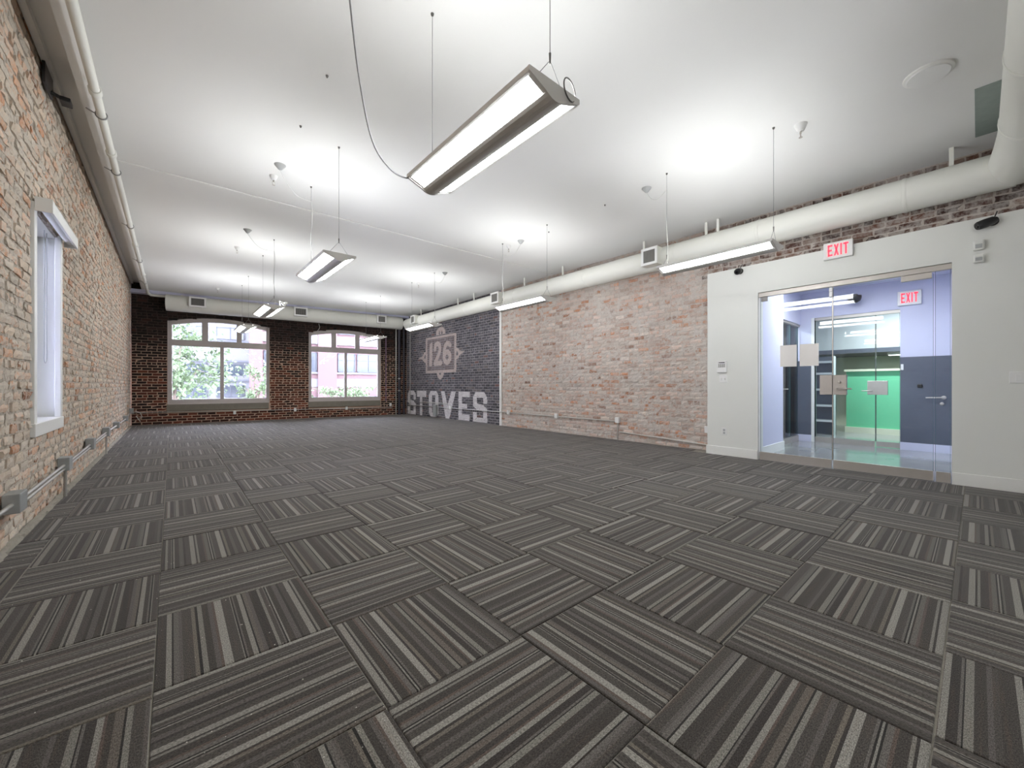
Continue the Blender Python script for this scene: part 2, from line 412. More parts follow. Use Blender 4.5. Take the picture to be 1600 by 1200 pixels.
def build_bricks(wall_obj, wall, bricks, colfn, material, seed, n_single, gx=4, gz=2, proud=.012, amp=.004, edge=.004, jitter=.0015, fine=None, stuff='bricks_beyond'):
    r = np.random.default_rng(seed)
    def size(b):
        c = wall.w([[(b[0]+b[1])/2, (b[2]+b[3])/2, 0]])[0]
        if not in_view(c, 15): return -1
        u, v, d = project(c); v3 = np.array([c[0], c[1], c[2]-CAM_H]); n = abs(v3 @ wall.N)/np.linalg.norm(v3)
        return (b[1]-b[0])*(b[3]-b[2])*n/(d*d)
    order = sorted(bricks, key=lambda b: -size(b)) if n_single else bricks
    SV, SF, SC = [], [], []; k = 0
    for n, b in enumerate(order):
        g = (gx, gz) if fine is None else fine(b)
        short = (b[1]-b[0]) < .14
        gxx = max(2, g[0]//2) if (short and fine is None) else g[0]
        V, Fc = brick_geo(b, r, gxx, g[1], proud*r.uniform(.45, 1.35), amp, edge, jitter)
        nfront = gxx*g[1]
        cen = np.array([V[f].mean(0)[:2] for f in Fc])
        C = colfn(b, cen, r)
        W = wall.w(V)
        if wall.flip: Fc = [f[::-1] for f in Fc]
        if n < n_single:
            cc = wall.w([[(b[0]+b[1])/2, (b[2]+b[3])/2, 0]])[0]
            mesh_obj('brick', W, Fc, material, wall_obj, origin=cc, colors=C)
        else:
            SV.append(W); SF += [[i+k for i in f] for f in Fc]; SC.append(C); k += len(W)
    if SV:
        tag(mesh_obj(stuff, np.concatenate(SV), SF, material, wall_obj, colors=np.concatenate(SC)), None, kind='stuff')

def const(c, n, a=1.0): return np.tile(np.array([*lin(c), a], np.float32), (n, 1))
def pick(r, pal, jit=.08):
    w = np.array([p[1] for p in pal]); c = np.array(lin(pal[r.choice(len(pal), p=w/w.sum())][0])); return np.clip(c*(1+r.normal(0, jit)), 0, 1)
def backing(name, wall, cells, material, colfn, d0=-.28, depth=0.0, parent=None):
    """mortar bed behind the bricks: a slab from cells (a0, a1, z0, z1)"""
    V, Fc, C = [], [], []
    for a0, a1, z0, z1 in cells:
        k = len(V); V += [(a, z, d) for d in (depth, d0) for a, z in ((a0,z0),(a1,z0),(a1,z1),(a0,z1))]
        fs = [[0,1,2,3],[7,6,5,4],[1,0,4,5],[2,1,5,6],[3,2,6,7],[0,3,7,4]]
        if wall.flip: fs = [f[::-1] for f in fs]
        Fc += [[i+k for i in f] for f in fs]; C.append(np.tile(colfn((a0+a1)/2, (z0+z1)/2), (6, 1)))
    W = wall.w(V)
    return mesh_obj(name, W, Fc, material, parent, colors=np.concatenate(C), origin=wall.w([[0, 0, 0]])[0])

# left wall, with the tall narrow window
WL = Wall((XL-.012, 0, 0), (0, 1, 0), (1, 0, 0))
LWY0, LWY1, LWZ0, LWZ1 = 4.95, 5.98, .74, 2.56
ZL = 3.92
cells = [(YF, LWY0, 0, ZL), (LWY1, 15.25, 0, ZL), (LWY0, LWY1, 0, LWZ0), (LWY0, LWY1, LWZ1, ZL)]
wall_left = backing('wall_left', WL, cells, M['brick_left'], lambda a, z: np.array([*lin((156, 145, 132)), .8], np.float32))
structure(wall_left, 'old whitewashed orange brick wall with the tall narrow window', 'wall')
PAL_L = [((206, 188, 168), 36), ((212, 180, 156), 30), ((196, 140, 104), 6), ((190, 180, 166), 18), ((210, 164, 132), 8), ((146, 100, 74), 2)]
def col_left(b, cen, r): return np.tile(np.array([*pick(r, PAL_L), r.choice((.5, .9, 1.0))], np.float32), (len(cen), 1))
bl = lay(YF+.02, 15.0, .0, ZL-.02, lambda z: [(LWY0-.03, LWY1+.02)] if LWZ0-.06 < z < LWZ1+.05 else [], 21, ragged=.012)
build_bricks(wall_left, WL, bl, col_left, M['brick_left'], 5, 300, gx=4, gz=2, proud=.013, amp=.008, edge=.006, jitter=.003)

# right wall, bare part and the painted part near the far corner
WR = Wall((XR+.006, 0, 0), (0, 1, 0), (-1, 0, 0))
MY = 8.47
# ---- the painted sign, drawn in (a, z) on the wall: a runs to the left in the picture
def inpoly(P, poly):
    x, y = P[:, 0], P[:, 1]; ins = np.zeros(len(P), bool); n = len(poly)
    for i in range(n):
        x0, y0 = poly[i]; x1, y1 = poly[(i+1) % n]
        if y0 == y1: continue
        c = ((y0 > y) != (y1 > y)) & (x < (x1-x0)*(y-y0)/(y1-y0)+x0); ins ^= c
    return ins
def near_path(P, path, h):
    m = np.zeros(len(P), bool)
    for (x0, y0), (x1, y1) in zip(path[:-1], path[1:]):
        d = np.array([x1-x0, y1-y0]); L2 = d @ d; t = np.clip(((P-(x0, y0)) @ d)/L2, 0, 1)
        q = np.array([x0, y0])+t[:, None]*d; m |= np.hypot(*(P-q).T) < h
    return m
def rectp(a0, a1, z0, z1): return [(a0, z0), (a1, z0), (a1, z1), (a0, z1)]
LET = []   # (polygon, True to paint / False to cut)
def s_letter(l, r, z0=.02, z1=.91):
    w = l-r; st = .24*w/.7+.04
    X = lambda t: l-t*w
    LET.append(([(X(.22), z1), (X(.78), z1), (X(1), z1-.14), (X(1), .57), (X(.72), .57), (X(.72), .73), (X(.28), .74), (X(.28), .57), (X(.72), .53), (X(1), .42), (X(1), z0), (X(0), z0), (X(0), .30), (X(.28), .30), (X(.28), .16), (X(.72), .16), (X(.72), .34), (X(.28), .38), (X(0), .48), (X(0), z1-.14)], True))
s_letter(14.12, 13.46); 
LET.append((rectp(13.36, 12.66, .68, .90), True)); LET.append((rectp(13.14, 12.95, .02, .70), True))
LET.append(([(12.34, .91), (11.96, .91), (11.82, .77), (11.82, .14), (11.96, .02), (12.34, .02), (12.48, .14), (12.48, .77)], True)); LET.append((rectp(12.25, 12.03, .15, .76), False))
LET.append(([(11.65, .90), (11.42, .90), (11.24, .43), (11.01, .90), (10.74, .90), (11.13, .02), (11.36, .02)], True))
LET += [(rectp(10.59, 10.39, .02, .90), True), (rectp(10.59, 9.96, .74, .90), True), (rectp(10.59, 10.11, .40, .53), True), (rectp(10.59, 9.97, .02, .20), True)]
s_letter(9.79, 9.09)
two = [(12.05, 2.33), (12.02, 2.46), (11.89, 2.51), (11.76, 2.46), (11.71, 2.33), (11.78, 2.16), (12.06, 1.85), (11.66, 1.85)]
six = [(11.08, 2.40), (11.14, 2.45), (11.27, 2.47), (11.38, 2.40), (11.45, 2.22), (11.46, 2.0)]
six_o = [(11.27+.185*math.cos(t*math.pi/8), 2.02+.17*math.sin(t*math.pi/8)) for t in range(17)]
def mural_mask(P):
    """0 ground, 1 sign beige, 2 lettering white"""
    m = np.zeros(len(P), int)
    a, z = P[:, 0], P[:, 1]
    fr = (a > 10.71) & (a < 12.70) & (z > 1.52) & (z < 2.77) & ~((a > 10.83) & (a < 12.59) & (z > 1.61) & (z < 2.69))
    m[fr] = 1
    m[inpoly(P, [(12.42, 2.53), (12.22, 2.58), (12.25, 1.77), (12.46, 1.77)])] = 1
    for p, h in ((two, .085), (six, .08), (six_o, .085)): m[near_path(P, p, h)] = 1
    d = np.hypot(a-11.70, z-1.52); m[(d < .22) & (z < 1.53) & (d > .07)] = 1
    d = np.hypot(a-11.67, (z-2.86)*1.6); m[(d < .30) & (z > 2.80) & ((d > .12) | (np.abs(a-11.67) < .04))] = 1
    m[inpoly(P, [(10.72, 2.30), (10.60, 2.26), (10.50, 2.17), (10.24, 2.15), (10.50, 2.05), (10.60, 1.95), (10.72, 1.92)]) & (np.hypot(a-10.68, z-2.1) > .07)] = 1
    m[inpoly(P, [(12.69, 2.30), (12.82, 2.26), (12.92, 2.15), (13.28, 2.06), (12.94, 2.02), (12.84, 1.93), (12.69, 1.88)]) & (np.hypot(a-12.74, z-2.1) > .07)] = 1
    lm = np.zeros(len(P), bool)
    for poly, on in LET:
        i = inpoly(P, poly); lm = (lm | i) if on else (lm & ~i)
    m[lm] = 2
    return m
def noise2(P, s, seed=0):
    return .5+.5*np.sin(P[:, 0]*s*1.7+seed+1.3*np.sin(P[:, 1]*s*2.3+seed*2))*np.sin(P[:, 1]*s*1.9-seed+1.7*np.sin(P[:, 0]*s*1.1))
PAL_R = [((204, 184, 172), 36), ((196, 170, 156), 28), ((206, 194, 184), 22), ((188, 132, 100), 5), ((196, 150, 124), 8), ((160, 128, 112), 4)]
PAL_M = [((66, 66, 74), 40), ((54, 54, 60), 22), ((84, 82, 88), 18), ((100, 92, 92), 8), ((108, 78, 72), 5)]
PAL_T = [((92, 66, 58), 30), ((118, 84, 70), 25), ((70, 52, 48), 25), ((140, 118, 106), 20)]   # bare band above the entry wall
def col_right(b, cen, r):
    if b[0] < 2.9 and b[2] > 2.8: return np.tile(np.array([*pick(r, PAL_T), .6], np.float32), (len(cen), 1))
    patch = noise2(np.array([[(b[0]+b[1])/2, (b[2]+b[3])/2]]), 1.3, 2)[0]
    pal = [(c, w*(4.0 if (c[0]-c[2] > 60 and patch > .80) else 1)) for c, w in PAL_R]
    return np.tile(np.array([*pick(r, pal, .13), r.choice((.5, .9, 1.0))], np.float32), (len(cen), 1))
def col_mural(b, cen, r):
    base = pick(r, PAL_M); m = mural_mask(cen)
    C = np.tile(np.array([*base, .9], np.float32), (len(cen), 1))
    sign = np.array(lin((188, 172, 167)))*(1+r.normal(0, .05)); let = np.array(lin((220, 216, 218)))*(1+r.normal(0, .04))
    C[m == 1, :3] = sign; C[m == 2, :3] = let
    inside = (cen[:, 0] > 10.83) & (cen[:, 0] < 12.59) & (cen[:, 1] > 1.61) & (cen[:, 1] < 2.69) & (m == 0)
    C[inside, :3] = np.array(lin((104, 90, 90)))*(1+r.normal(0, .1))
    worn = (noise2(cen, 26, 3) > .93) & (m > 0); C[worn, :3] = np.array(lin((120, 110, 110)))
    return C
cells = [(2.6, 14.6, 0, ZC), (YF, 2.6, 2.9, ZC)]
wall_right = backing('wall_right', WR, cells, M['brick_right'], lambda a, z: np.array([*lin((186, 174, 164)), .9], np.float32))
structure(wall_right, 'long whitewashed brick wall with the painted sign at its far end', 'wall')
br = lay(2.62, MY-.01, 0, ZC-.01, lambda z: [], 31, ragged=.008)+lay(YF+.05, 2.62, 2.86, ZC-.01, lambda z: [], 32, ragged=.008)
build_bricks(wall_right, WR, br, col_right, M['brick_right'], 6, 300, proud=.009, amp=.006, edge=.004, jitter=.003)
# painted part: mortar bed in small cells so that the sign runs over the joints too
ga = np.arange(MY, 14.28, .022); gz_ = np.arange(0, ZC-.02, .022)
P = np.array([(a+.011, z+.011) for a in ga for z in gz_]); mm = mural_mask(P)
V, Fc = [], []
na, nz = len(ga)+1, len(gz_)+1
GA, GZ = np.meshgrid(np.append(ga, ga[-1]+.022), np.append(gz_, gz_[-1]+.022), indexing='ij')
V = np.stack([GA.ravel(), GZ.ravel(), np.full(GA.size, .0015)], -1)
id_ = np.arange(na*nz).reshape(na, nz)
Fc = [[id_[i, j], id_[i+1, j], id_[i+1, j+1], id_[i, j+1]] for i in range(na-1) for j in range(nz-1)]
if WR.flip: Fc = [f[::-1] for f in Fc]
C = np.tile(np.array([*lin((142, 138, 142)), .8], np.float32), (len(Fc), 1))
C[mm == 1, :3] = lin((176, 162, 158)); C[mm == 2, :3] = lin((208, 204, 206))
tag(mesh_obj('painted_mortar', WR.w(V), Fc, M['brick_mural'], wall_right, colors=C), 'mortar of the slate grey painted part')
bm_ = lay(MY+.01, 14.2, 0, ZC-.01, lambda z: [], 33, ragged=.004)
build_bricks(wall_right, WR, bm_, col_mural, M['brick_mural'], 8, 0, proud=.006, amp=.003, edge=.003, jitter=.001, fine=lambda b: (12 if b[1]-b[0] > .14 else 6, 4), stuff='painted_bricks')

# back wall with two arched windows
WB = Wall(tuple(B0+BN*.012), tuple(BD), tuple(-BN))
WIN = [dict(s0=.76, s1=3.23, z0=.56, spr=2.93, apex=3.10, mull=[(1.96, 2.05)], top=[(1.52, 1.67), (2.37, 2.50)]),
       dict(s0=4.36, s1=6.74, z0=.56, spr=2.88, apex=3.04, mull=[(5.50, 5.58)], top=[(5.07, 5.22), (5.86, 6.01)])]
def arch(w, s):
    t = (s-(w['s0']+w['s1'])/2)/((w['s1']-w['s0'])/2); return w['spr']+(w['apex']-w['spr'])*max(0, 1-t*t)
cells = []; xs = 0
for w in WIN:
    for q in range(14): cells.append((xs, w['s0'], ZL*q/14, ZL*(q+1)/14))
    cells.append((w['s0'], w['s1'], 0, w['z0']))
    n = 20
    for k in range(n):
        a0 = w['s0']+(w['s1']-w['s0'])*k/n; a1 = w['s0']+(w['s1']-w['s0'])*(k+1)/n
        cells.append((a0, a1, max(arch(w, a0), arch(w, a1)), ZC))
    xs = w['s1']
for q in range(14): cells.append((xs, BL, ZL*q/14, ZL*(q+1)/14))
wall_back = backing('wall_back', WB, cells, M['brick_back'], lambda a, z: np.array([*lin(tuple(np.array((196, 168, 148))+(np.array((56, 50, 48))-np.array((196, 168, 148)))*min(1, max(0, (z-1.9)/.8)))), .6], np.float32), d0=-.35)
structure(wall_back, 'dark red brick end wall with two arched windows', 'wall')
def holes_b(z):
    out = []
    for w in WIN:
        if .34 < z < w['apex']:
            h = (w['s1']-w['s0'])/2; c = (w['s0']+w['s1'])/2
            if z <= w['spr']: out.append((c-h-.01, c+h+.01))
            else:
                k = math.sqrt(max(0, 1-(z-w['spr'])/(w['apex']-w['spr']))); out.append((c-h*k, c+h*k))
    return out
PAL_B = [((86, 46, 36), 34), ((104, 56, 42), 24), ((64, 38, 32), 22), ((122, 70, 52), 12), ((46, 32, 30), 14)]
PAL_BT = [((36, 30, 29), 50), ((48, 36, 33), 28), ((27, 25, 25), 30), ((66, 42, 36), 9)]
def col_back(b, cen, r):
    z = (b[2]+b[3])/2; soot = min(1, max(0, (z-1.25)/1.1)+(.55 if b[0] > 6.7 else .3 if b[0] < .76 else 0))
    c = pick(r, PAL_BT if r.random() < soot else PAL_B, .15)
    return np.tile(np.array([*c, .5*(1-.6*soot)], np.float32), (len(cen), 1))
build_bricks(wall_back, WB, lay(.01, BL-.01, 0, ZL, lambda z: holes_b(z) if z < ZC-.02 else [(.26, BL)], 41, joint=.0145, ragged=.006), col_back, M['brick_back'], 9, 0, gx=3, gz=2, proud=.008, amp=.004, edge=.003, jitter=.0015, stuff='bricks')

# ------------------------------------------------------------------ back windows
def fb(s, z, d): return bk(s, z, -d)          # depth d outwards from the room face
for n, w in enumerate(WIN):
    c = (w['s0']+w['s1'])/2
    o = thing('window_%d' % (n+2), ['wide arched window left in the dark end wall, tree outside', 'wide arched window right in the dark end wall, facing the red facade'][n], 'window', bk(c, w['z0'], -.1), kind='structure')
    D0, D1 = .08, .16
    ft = .085
    # outer frame with curved head
    N = 24; fr = MB()
    fr.prism(rectp(w['s0'], w['s0']+ft, w['z0'], w['spr']+.01), fb, D0, D1); fr.prism(rectp(w['s1']-ft, w['s1'], w['z0'], w['spr']+.01), fb, D0, D1)
    fr.prism(rectp(w['s0']+ft, w['s1']-ft, w['z0'], w['z0']+.13), fb, D0, D1)
    head = []
    ss = [w['s0']+(w['s1']-w['s0'])*k/N for k in range(N+1)]
    for k in range(N):
        a0, a1 = ss[k], ss[k+1]
        fr.prism([(a0, arch(w, a0)-.12), (a1, arch(w, a1)-.12), (a1, arch(w, a1)+.004), (a0, arch(w, a0)+.004)], fb, D0, D1)
    fr.build('frame', M['winframe'], o)
    MB().prism(rectp(w['s0']+ft, w['s1']-ft, 2.24, 2.42), fb, D0-.006, D1).build('transom', M['winframe'], o, bevel=.006)
    for a0, a1 in w['mull']: MB().prism(rectp(a0, a1, w['z0']+.13, 2.24), fb, D0, D1).build('mullion', M['winframe'], o, bevel=.005)
    for a0, a1 in w['top']:
        MB().prism([(a0, 2.42), (a1, 2.42), (a1, arch(w, a1)-.10), (a0, arch(w, a0)-.10)], fb, D0, D1).build('mullion', M['winframe'], o, bevel=.005)
    # inner casements
    edges = [w['s0']+ft]+[x for ab in w['mull'] for x in ab]+[w['s1']-ft]
    for k in range(0, len(edges), 2):
        a0, a1 = edges[k], edges[k+1]
        MB().prism(rectp(a0, a1, w['z0']+.13, 2.24), fb, .118, .124).build('pane', M['glass'], o)
    edges = [w['s0']+ft]+[x for ab in w['top'] for x in ab]+[w['s1']-ft]
    for k in range(0, len(edges), 2):
        a0, a1 = edges[k], edges[k+1]
        pts = [(a0, 2.42), (a1, 2.42)]+[(a1+(a0-a1)*q/6, arch(w, a1+(a0-a1)*q/6)-.11) for q in range(7)]
        MB().prism(pts, fb, .118, .124).build('pane', M['glass'], o)
    MB().prism(rectp(w['s0']-.02, w['s1']-.02, .36, .55), fb, -.035, .3).build('stone_sill', M['stone'], o, bevel=.01)['label'] = 'rough grey stone sill'
    MB().prism(rectp(w['s0']+.01, w['s1']-.01, .55, .575), fb, -.02, .16).build('sill_board', M['winframe'], o, bevel=.004)
    for a, sg in ((w['s0'], 1), (w['s1'], -1)):
        MB().prism(rectp(a-.004, a+.012*sg, w['z0'], w['spr']), fb, -.012, .3).build('reveal', M['winframe'], o)

# ------------------------------------------------------------------ left window
o = thing('window_1', 'tall narrow white window set in the whitewashed brick wall', 'window', (XL-.1, (LWY0+LWY1)/2, LWZ0), kind='structure')
XG = XL-.20
fr = MB()
for y0, y1 in ((LWY0-.03, LWY0+.05), (LWY1-.07, LWY1+.01)): fr.box(XL-.03, XL+.012, y0, y1, LWZ0-.02, LWZ1+.02)
fr.build('casing', M['trim'], o, bevel=.004)
rv = MB(); rv.box(XL-.28, XL-.03, LWY0-.02, LWY0+.006, LWZ0, LWZ1); rv.box(XL-.28, XL-.03, LWY1-.006, LWY1+.02, LWZ0, LWZ1); rv.box(XL-.28, XL-.03, LWY0, LWY1, LWZ1-.006, LWZ1+.02)
rv.build('reveal', M['trim'], o)
MB().box(XL-.28, XL+.02, LWY0-.04, LWY1+.015, LWZ0-.06, LWZ0+.05).build('sill', M['trim'], o, bevel=.006)
sf = MB()
for y0, y1 in ((LWY0, LWY0+.06), (LWY0+.50, LWY0+.56), (LWY1-.06, LWY1)): sf.box(XG-.03, XG+.03, y0, y1, LWZ0+.04, LWZ1)
sf.box(XG-.03, XG+.03, LWY0, LWY1, LWZ0+.04, LWZ0+.10); sf.box(XG-.03, XG+.03, LWY0, LWY1, LWZ1-.07, LWZ1)
sf.build('sash', M['trim'], o, bevel=.004)
MB().box(XG-.003, XG+.003, LWY0+.05, LWY1-.05, LWZ0+.08, LWZ1-.05).build('pane', M['glass'], o)
cp = [(XL-.05, LWY1-.16+.0, LWZ1-.02)]
pts = [(XL-.06, LWY1-.30, LWZ1), (XL-.06, LWY1-.30, 1.36)]+[(XL-.06, LWY1-.25+.05*math.cos(math.pi+math.pi*k/6), 1.36-.05*math.sin(math.pi*k/6)) for k in range(1, 6)]+[(XL-.06, LWY1-.20, 1.36), (XL-.06, LWY1-.20, LWZ1)]
MB().tube(pts, .003, 6).build('bead_chain', M['grey_plastic'], o)
o = thing('blind_cassette', 'white roller blind cassette boxed over the narrow window', 'blind', (XL, 5.48, 2.52))
cs = MB(); cs.box(XL+.012, XL+.11, 4.92, 6.05, 2.605, 2.615); cs.box(XL+.10, XL+.11, 4.92, 6.05, 2.51, 2.615); cs.box(XL+.09, XL+.10, 4.92, 6.05, 2.51, 2.518)
cs.box(XL+.012, XL+.11, 4.915, 4.925, 2.505, 2.62); cs.box(XL+.012, XL+.11, 6.045, 6.055, 2.505, 2.62)
cs.build('cover', M['trim'], o, bevel=.002)
MB().tube([(XL+.055, 4.93, 2.565), (XL+.055, 6.04, 2.565)], .036, 14).build('roller', M['plastic'], o, smooth=True)

# ------------------------------------------------------------------ ceiling
XC0 = -.63
ceiling = MB().box(XC0, XR+.35, YF, 15.3, ZC, ZC+.22).build('ceiling', M['ceiling'])
structure(ceiling, 'flat white painted ceiling of the long room', 'ceiling')
structure(MB().box(XL-.3, XC0+.02, YF, 15.3, ZL, ZL+.1).build('trim_1', M['ceiling']), 'raised white strip of ceiling along the whitewashed wall', 'ceiling')
structure(MB().box(XL+.004, XL+.05, YF, 14.9, ZL-.06, ZL).build('trim_2', M['trim']), 'narrow white cove strip over the whitewashed wall', 'trim')
MB().box(XC0+.1, XR-.1, 6.44, 6.462, ZC-.012, ZC+.002).build('joint_strip', M['trim'], ceiling, bevel=.003)
structure(MB().prism(rectp(.0, BL, ZC-.09, ZC), fb, -.26, .02).build('trim_6', M['lavender']), 'pale lavender beam along the ceiling over the end wall duct', 'trim')
# front wall behind the camera
structure(MB().box(XL-.3, XR, YF-.12, YF, 0, ZL).build('wall_front', M['white']), 'plain white wall behind the camera', 'wall')

# ------------------------------------------------------------------ entry wall (white, in front of the brick) and vestibule
OY0, OY1, OZ = .19, 2.12, 2.47
XV = 9.52; YV0, YV1, ZV = .12, 2.34, 2.90
ew = MB(); ew.box(XW, XR-.012, OY1, 2.85, 0, 2.90); ew.box(XW, XR-.012, YF, OY0, 0, 2.90); ew.box(XW, XR-.012, OY0, OY1, OZ, 2.90)
wall_entry = ew.build('wall_entry', M['white']); structure(wall_entry, 'white plasterboard entry wall standing in front of the brick', 'wall')
for k, (y0, y1) in enumerate(((OY1+.002, 2.865), (YF, OY0-.002))):
    structure(MB().box(XW-.016, XW, y0, y1, 0, .135).build('baseboard_%s' % ('entry_far', 'entry_near')[k], M['trim'], bevel=.003), ['short white baseboard beside the glass entrance', 'white baseboard at the right edge under the light switch'][k], 'baseboard')
structure(MB().box(XR+.3, 16, -1.5, 6, -.1, 0).box(XW+.01, XR+.3, -1.5, 2.6, -.1, 0).build('floor_vestibule', M['concrete']), 'polished grey concrete floor behind the glass entrance', 'floor')
structure(MB().box(XR+.3, 16, -1.5, 6, ZV, ZV+.1).build('ceiling_vestibule', M['lavender']), 'lavender white ceiling behind the glass entrance', 'ceiling')
# vestibule left side: short wall, then a glass door
structure(MB().box(XR, 8.0, OY1+.06, YV1+.06, 0, ZV).build('wall_vestibule_left', M['lavender']), 'pale lavender wall just inside the glass entrance, left', 'wall')
structure(MB().box(XR, 8.02, OY1+.045, OY1+.06, 0, .14).build('baseboard_vestibule_left', M['trim']), 'white baseboard just inside the glass entrance, left', 'baseboard')
structure(MB().box(8.0, XV, YV1-.05, YV1+.12, 2.30, ZV).build('wall_vestibule_head', M['lavender']), 'lavender bulkhead over the side glass door', 'wall')
structure(MB().box(XR, XV, YV0-.1, YV0, 0, ZV).build('wall_vestibule_right', M['lavender']), 'lavender side wall inside the entrance, right', 'wall')
# far wall with wainscot and the inner opening
FY0, FY1 = .87, 2.07
fw = MB(); fw.box(XV, XV+.12, YV0-.1, FY0, 0, ZV); fw.box(XV, XV+.12, FY1, YV1+.12, 0, ZV); fw.box(XV, XV+.12, FY0, FY1, 2.41, ZV)
structure(fw.build('wall_vestibule_far', M['lavender']), 'lavender wall facing the glass entrance around the inner glass door', 'wall')
for k, (y0, y1) in enumerate(((YV0, FY0-.002), (FY1+.05, YV1))):
    p = MB().box(XV-.03, XV, y0, y1, .13, 1.58).build('wainscot', M['veneer'], bevel=.003)
    tag(p, ['dark blue grey veneer panel right of the inner glass door', 'narrow dark veneer panel left of the inner glass door'][k], 'panel', 'dark veneer panels in the vestibule')
    structure(MB().box(XV-.04, XV, y0, y1, 0, .13).build('baseboard_vestibule_%s' % ('right', 'far')[k], M['lavender']), ['lavender baseboard below the wide dark veneer panel', 'lavender baseboard below the narrow dark veneer panel'][k], 'baseboard')
structure(MB().box(XV-.012, XV+.13, FY1, FY1+.05, 0, 2.41).build('trim_3', M['trim']), 'white jamb beside the inner glass door', 'trim')

def glass_leaf(o, X, y0, y1, z0, z1, name='pane', m='glass_g'):
    g = MB().box(X-.006, X+.006, y0, y1, z0, z1).build(name, M[m], o)
    for y in (y0, y1): MB().box(X-.0062, X+.0062, y-.0015, y+.0015, z0, z1).build('polished_edge', M['edge'], o)
    return g
# glass entrance
XGE = XW+.06
d = thing('door_1', 'frameless glass entrance with steel rails in the white wall', 'door', (XGE, (OY0+OY1)/2, 0), kind='structure')
MB().box(XGE-.03, XGE+.03, OY0, OY1, OZ-.065, OZ-.002).build('header_channel', M['steel'], d, bevel=.003)
MB().box(XGE-.022, XGE+.022, 1.262, OY1-.01, 0, .115).build('bottom_rail', M['steel'], d, bevel=.002)
MB().box(XGE-.022, XGE+.022, .335, 1.242, .003, .115).build('bottom_rail', M['steel'], d, bevel=.002)
MB().box(XGE-.022, XGE+.022, OY0+.01, .312, 0, .115).build('bottom_rail', M['steel'], d, bevel=.002)
glass_leaf(d, XGE, 1.258, OY1-.02, .11, OZ-.06); glass_leaf(d, XGE, .335, 1.245, .11, OZ-.085); glass_leaf(d, XGE, OY0+.012, .318, .11, OZ-.06)
# the joint between leaf and side pane reads as a bright metal strip
MB().box(XGE-.007, XGE+.007, 1.246, 1.257, .11, OZ-.07).build('edge_strip', M['steel'], d)
MB().box(XGE-.024, XGE+.024, .345, .60, OZ-.135, OZ-.068).build('pivot_patch', M['steel'], d, bevel=.002)
MB().box(XGE-.016, XGE+.016, OY1-.11, OY1-.03, OZ-.13, OZ-.066).build('clamp', M['steel_d'], d, bevel=.002)
for z0, z1 in ((2.27, 2.335), (2.34, 2.395)): MB().box(XGE-.03, XGE-.006, 1.25, 1.285, z0, z1).build('contact_sensor', M['plastic'], d, bevel=.003)
lp = MB().box(XGE-.028, XGE+.028, 1.252, 1.385, .975, 1.235).build('strike_plate', M['steel'], d, bevel=.003)
lp = MB().box(XGE-.028, XGE+.028, 1.105, 1.244, .975, 1.235).build('lock_plate', M['steel'], d, bevel=.003)
MB().tube([(XGE-.028, 1.19, 1.055), (XGE-.075, 1.19, 1.055), (XGE-.085, 1.18, 1.055), (XGE-.085, 1.045, 1.055)], .0095, 10).build('lever', M['steel'], lp, smooth=True)
MB().lathe((XGE-.028, 1.175, 1.14), [(.016, 0), (.016, -.012), (.010, -.016)], 14, 'x').build('cylinder', M['steel'], lp, smooth=True)
for k, (y0, y1) in enumerate(((1.65, 1.85), (1.40, 1.615))):
    tag(MB().box(XGE-.0078, XGE-.0066, y0, y1, 1.365, 1.67).build('paper_sheet', M['paper']), ['blank white paper sheet taped to the side pane, left of two', 'blank cream paper sheet taped beside the door leaf, right of two'][k], 'paper', 'papers taped to the glass')
# inner glass door
d = thing('door_2', 'inner glass door with steel lock plate in front of the green wall', 'door', (XV+.06, 1.47, 0), kind='structure')
XI = XV+.05
MB().box(XI-.03, XI+.03, FY0, FY1, 2.355, 2.41).build('header_channel', M['steel'], d)
MB().box(XI-.022, XI+.022, 1.20, FY1, 0, .10).build('bottom_rail', M['steel'], d); MB().box(XI-.022, XI+.022, FY0, 1.18, .01, .10).build('bottom_rail', M['steel'], d)
MB().box(XI-.008, XI+.008, 1.183, 1.194, .10, 2.355).build('edge_strip', M['steel_d'], d)
glass_leaf(d, XI, 1.195, FY1-.01, .10, 2.36); glass_leaf(d, XI, FY0+.01, 1.182, .10, 2.35)
lp = MB().box(XI-.028, XI+.028, 1.03, 1.30, .93, 1.18).build('lock_plate', M['steel'], d, bevel=.003)
MB().tube([(XI-.028, 1.24, 1.0), (XI-.075, 1.24, 1.0), (XI-.085, 1.25, 1.0), (XI-.085, 1.37, 1.0)], .0095, 10).build('lever', M['steel'], lp, smooth=True)
# side glass door
d = thing('door_3', 'glass side door along the left of the vestibule', 'door', (8.75, YV1, 0), kind='structure')
for x0, x1 in ((8.02, 8.36), (8.38, 9.0), (9.02, XV-.02)):
    MB().box(x0, x1, YV1-.006, YV1+.006, .11, 2.30).build('pane', M['glass_g'], d)
    MB().box(x1, x1+.004, YV1-.007, YV1+.007, .11, 2.30).build('polished_edge', M['edge'], d)
    MB().box(x0, x1, YV1-.022, YV1+.022, 0, .11).build('bottom_rail', M['steel'], d, bevel=.002)
MB().box(8.0, XV, YV1-.03, YV1+.03, 2.26, 2.31).build('header_channel', M['steel'], d)
lp = MB().box(8.30, 8.44, YV1-.03, YV1+.03, .95, 1.20).build('lock_plate', M['steel'], d, bevel=.003)
MB().tube([(8.40, YV1-.03, 1.03), (8.40, YV1-.08, 1.03), (8.55, YV1-.085, 1.03)], .0095, 10).build('lever', M['steel'], lp, smooth=True)
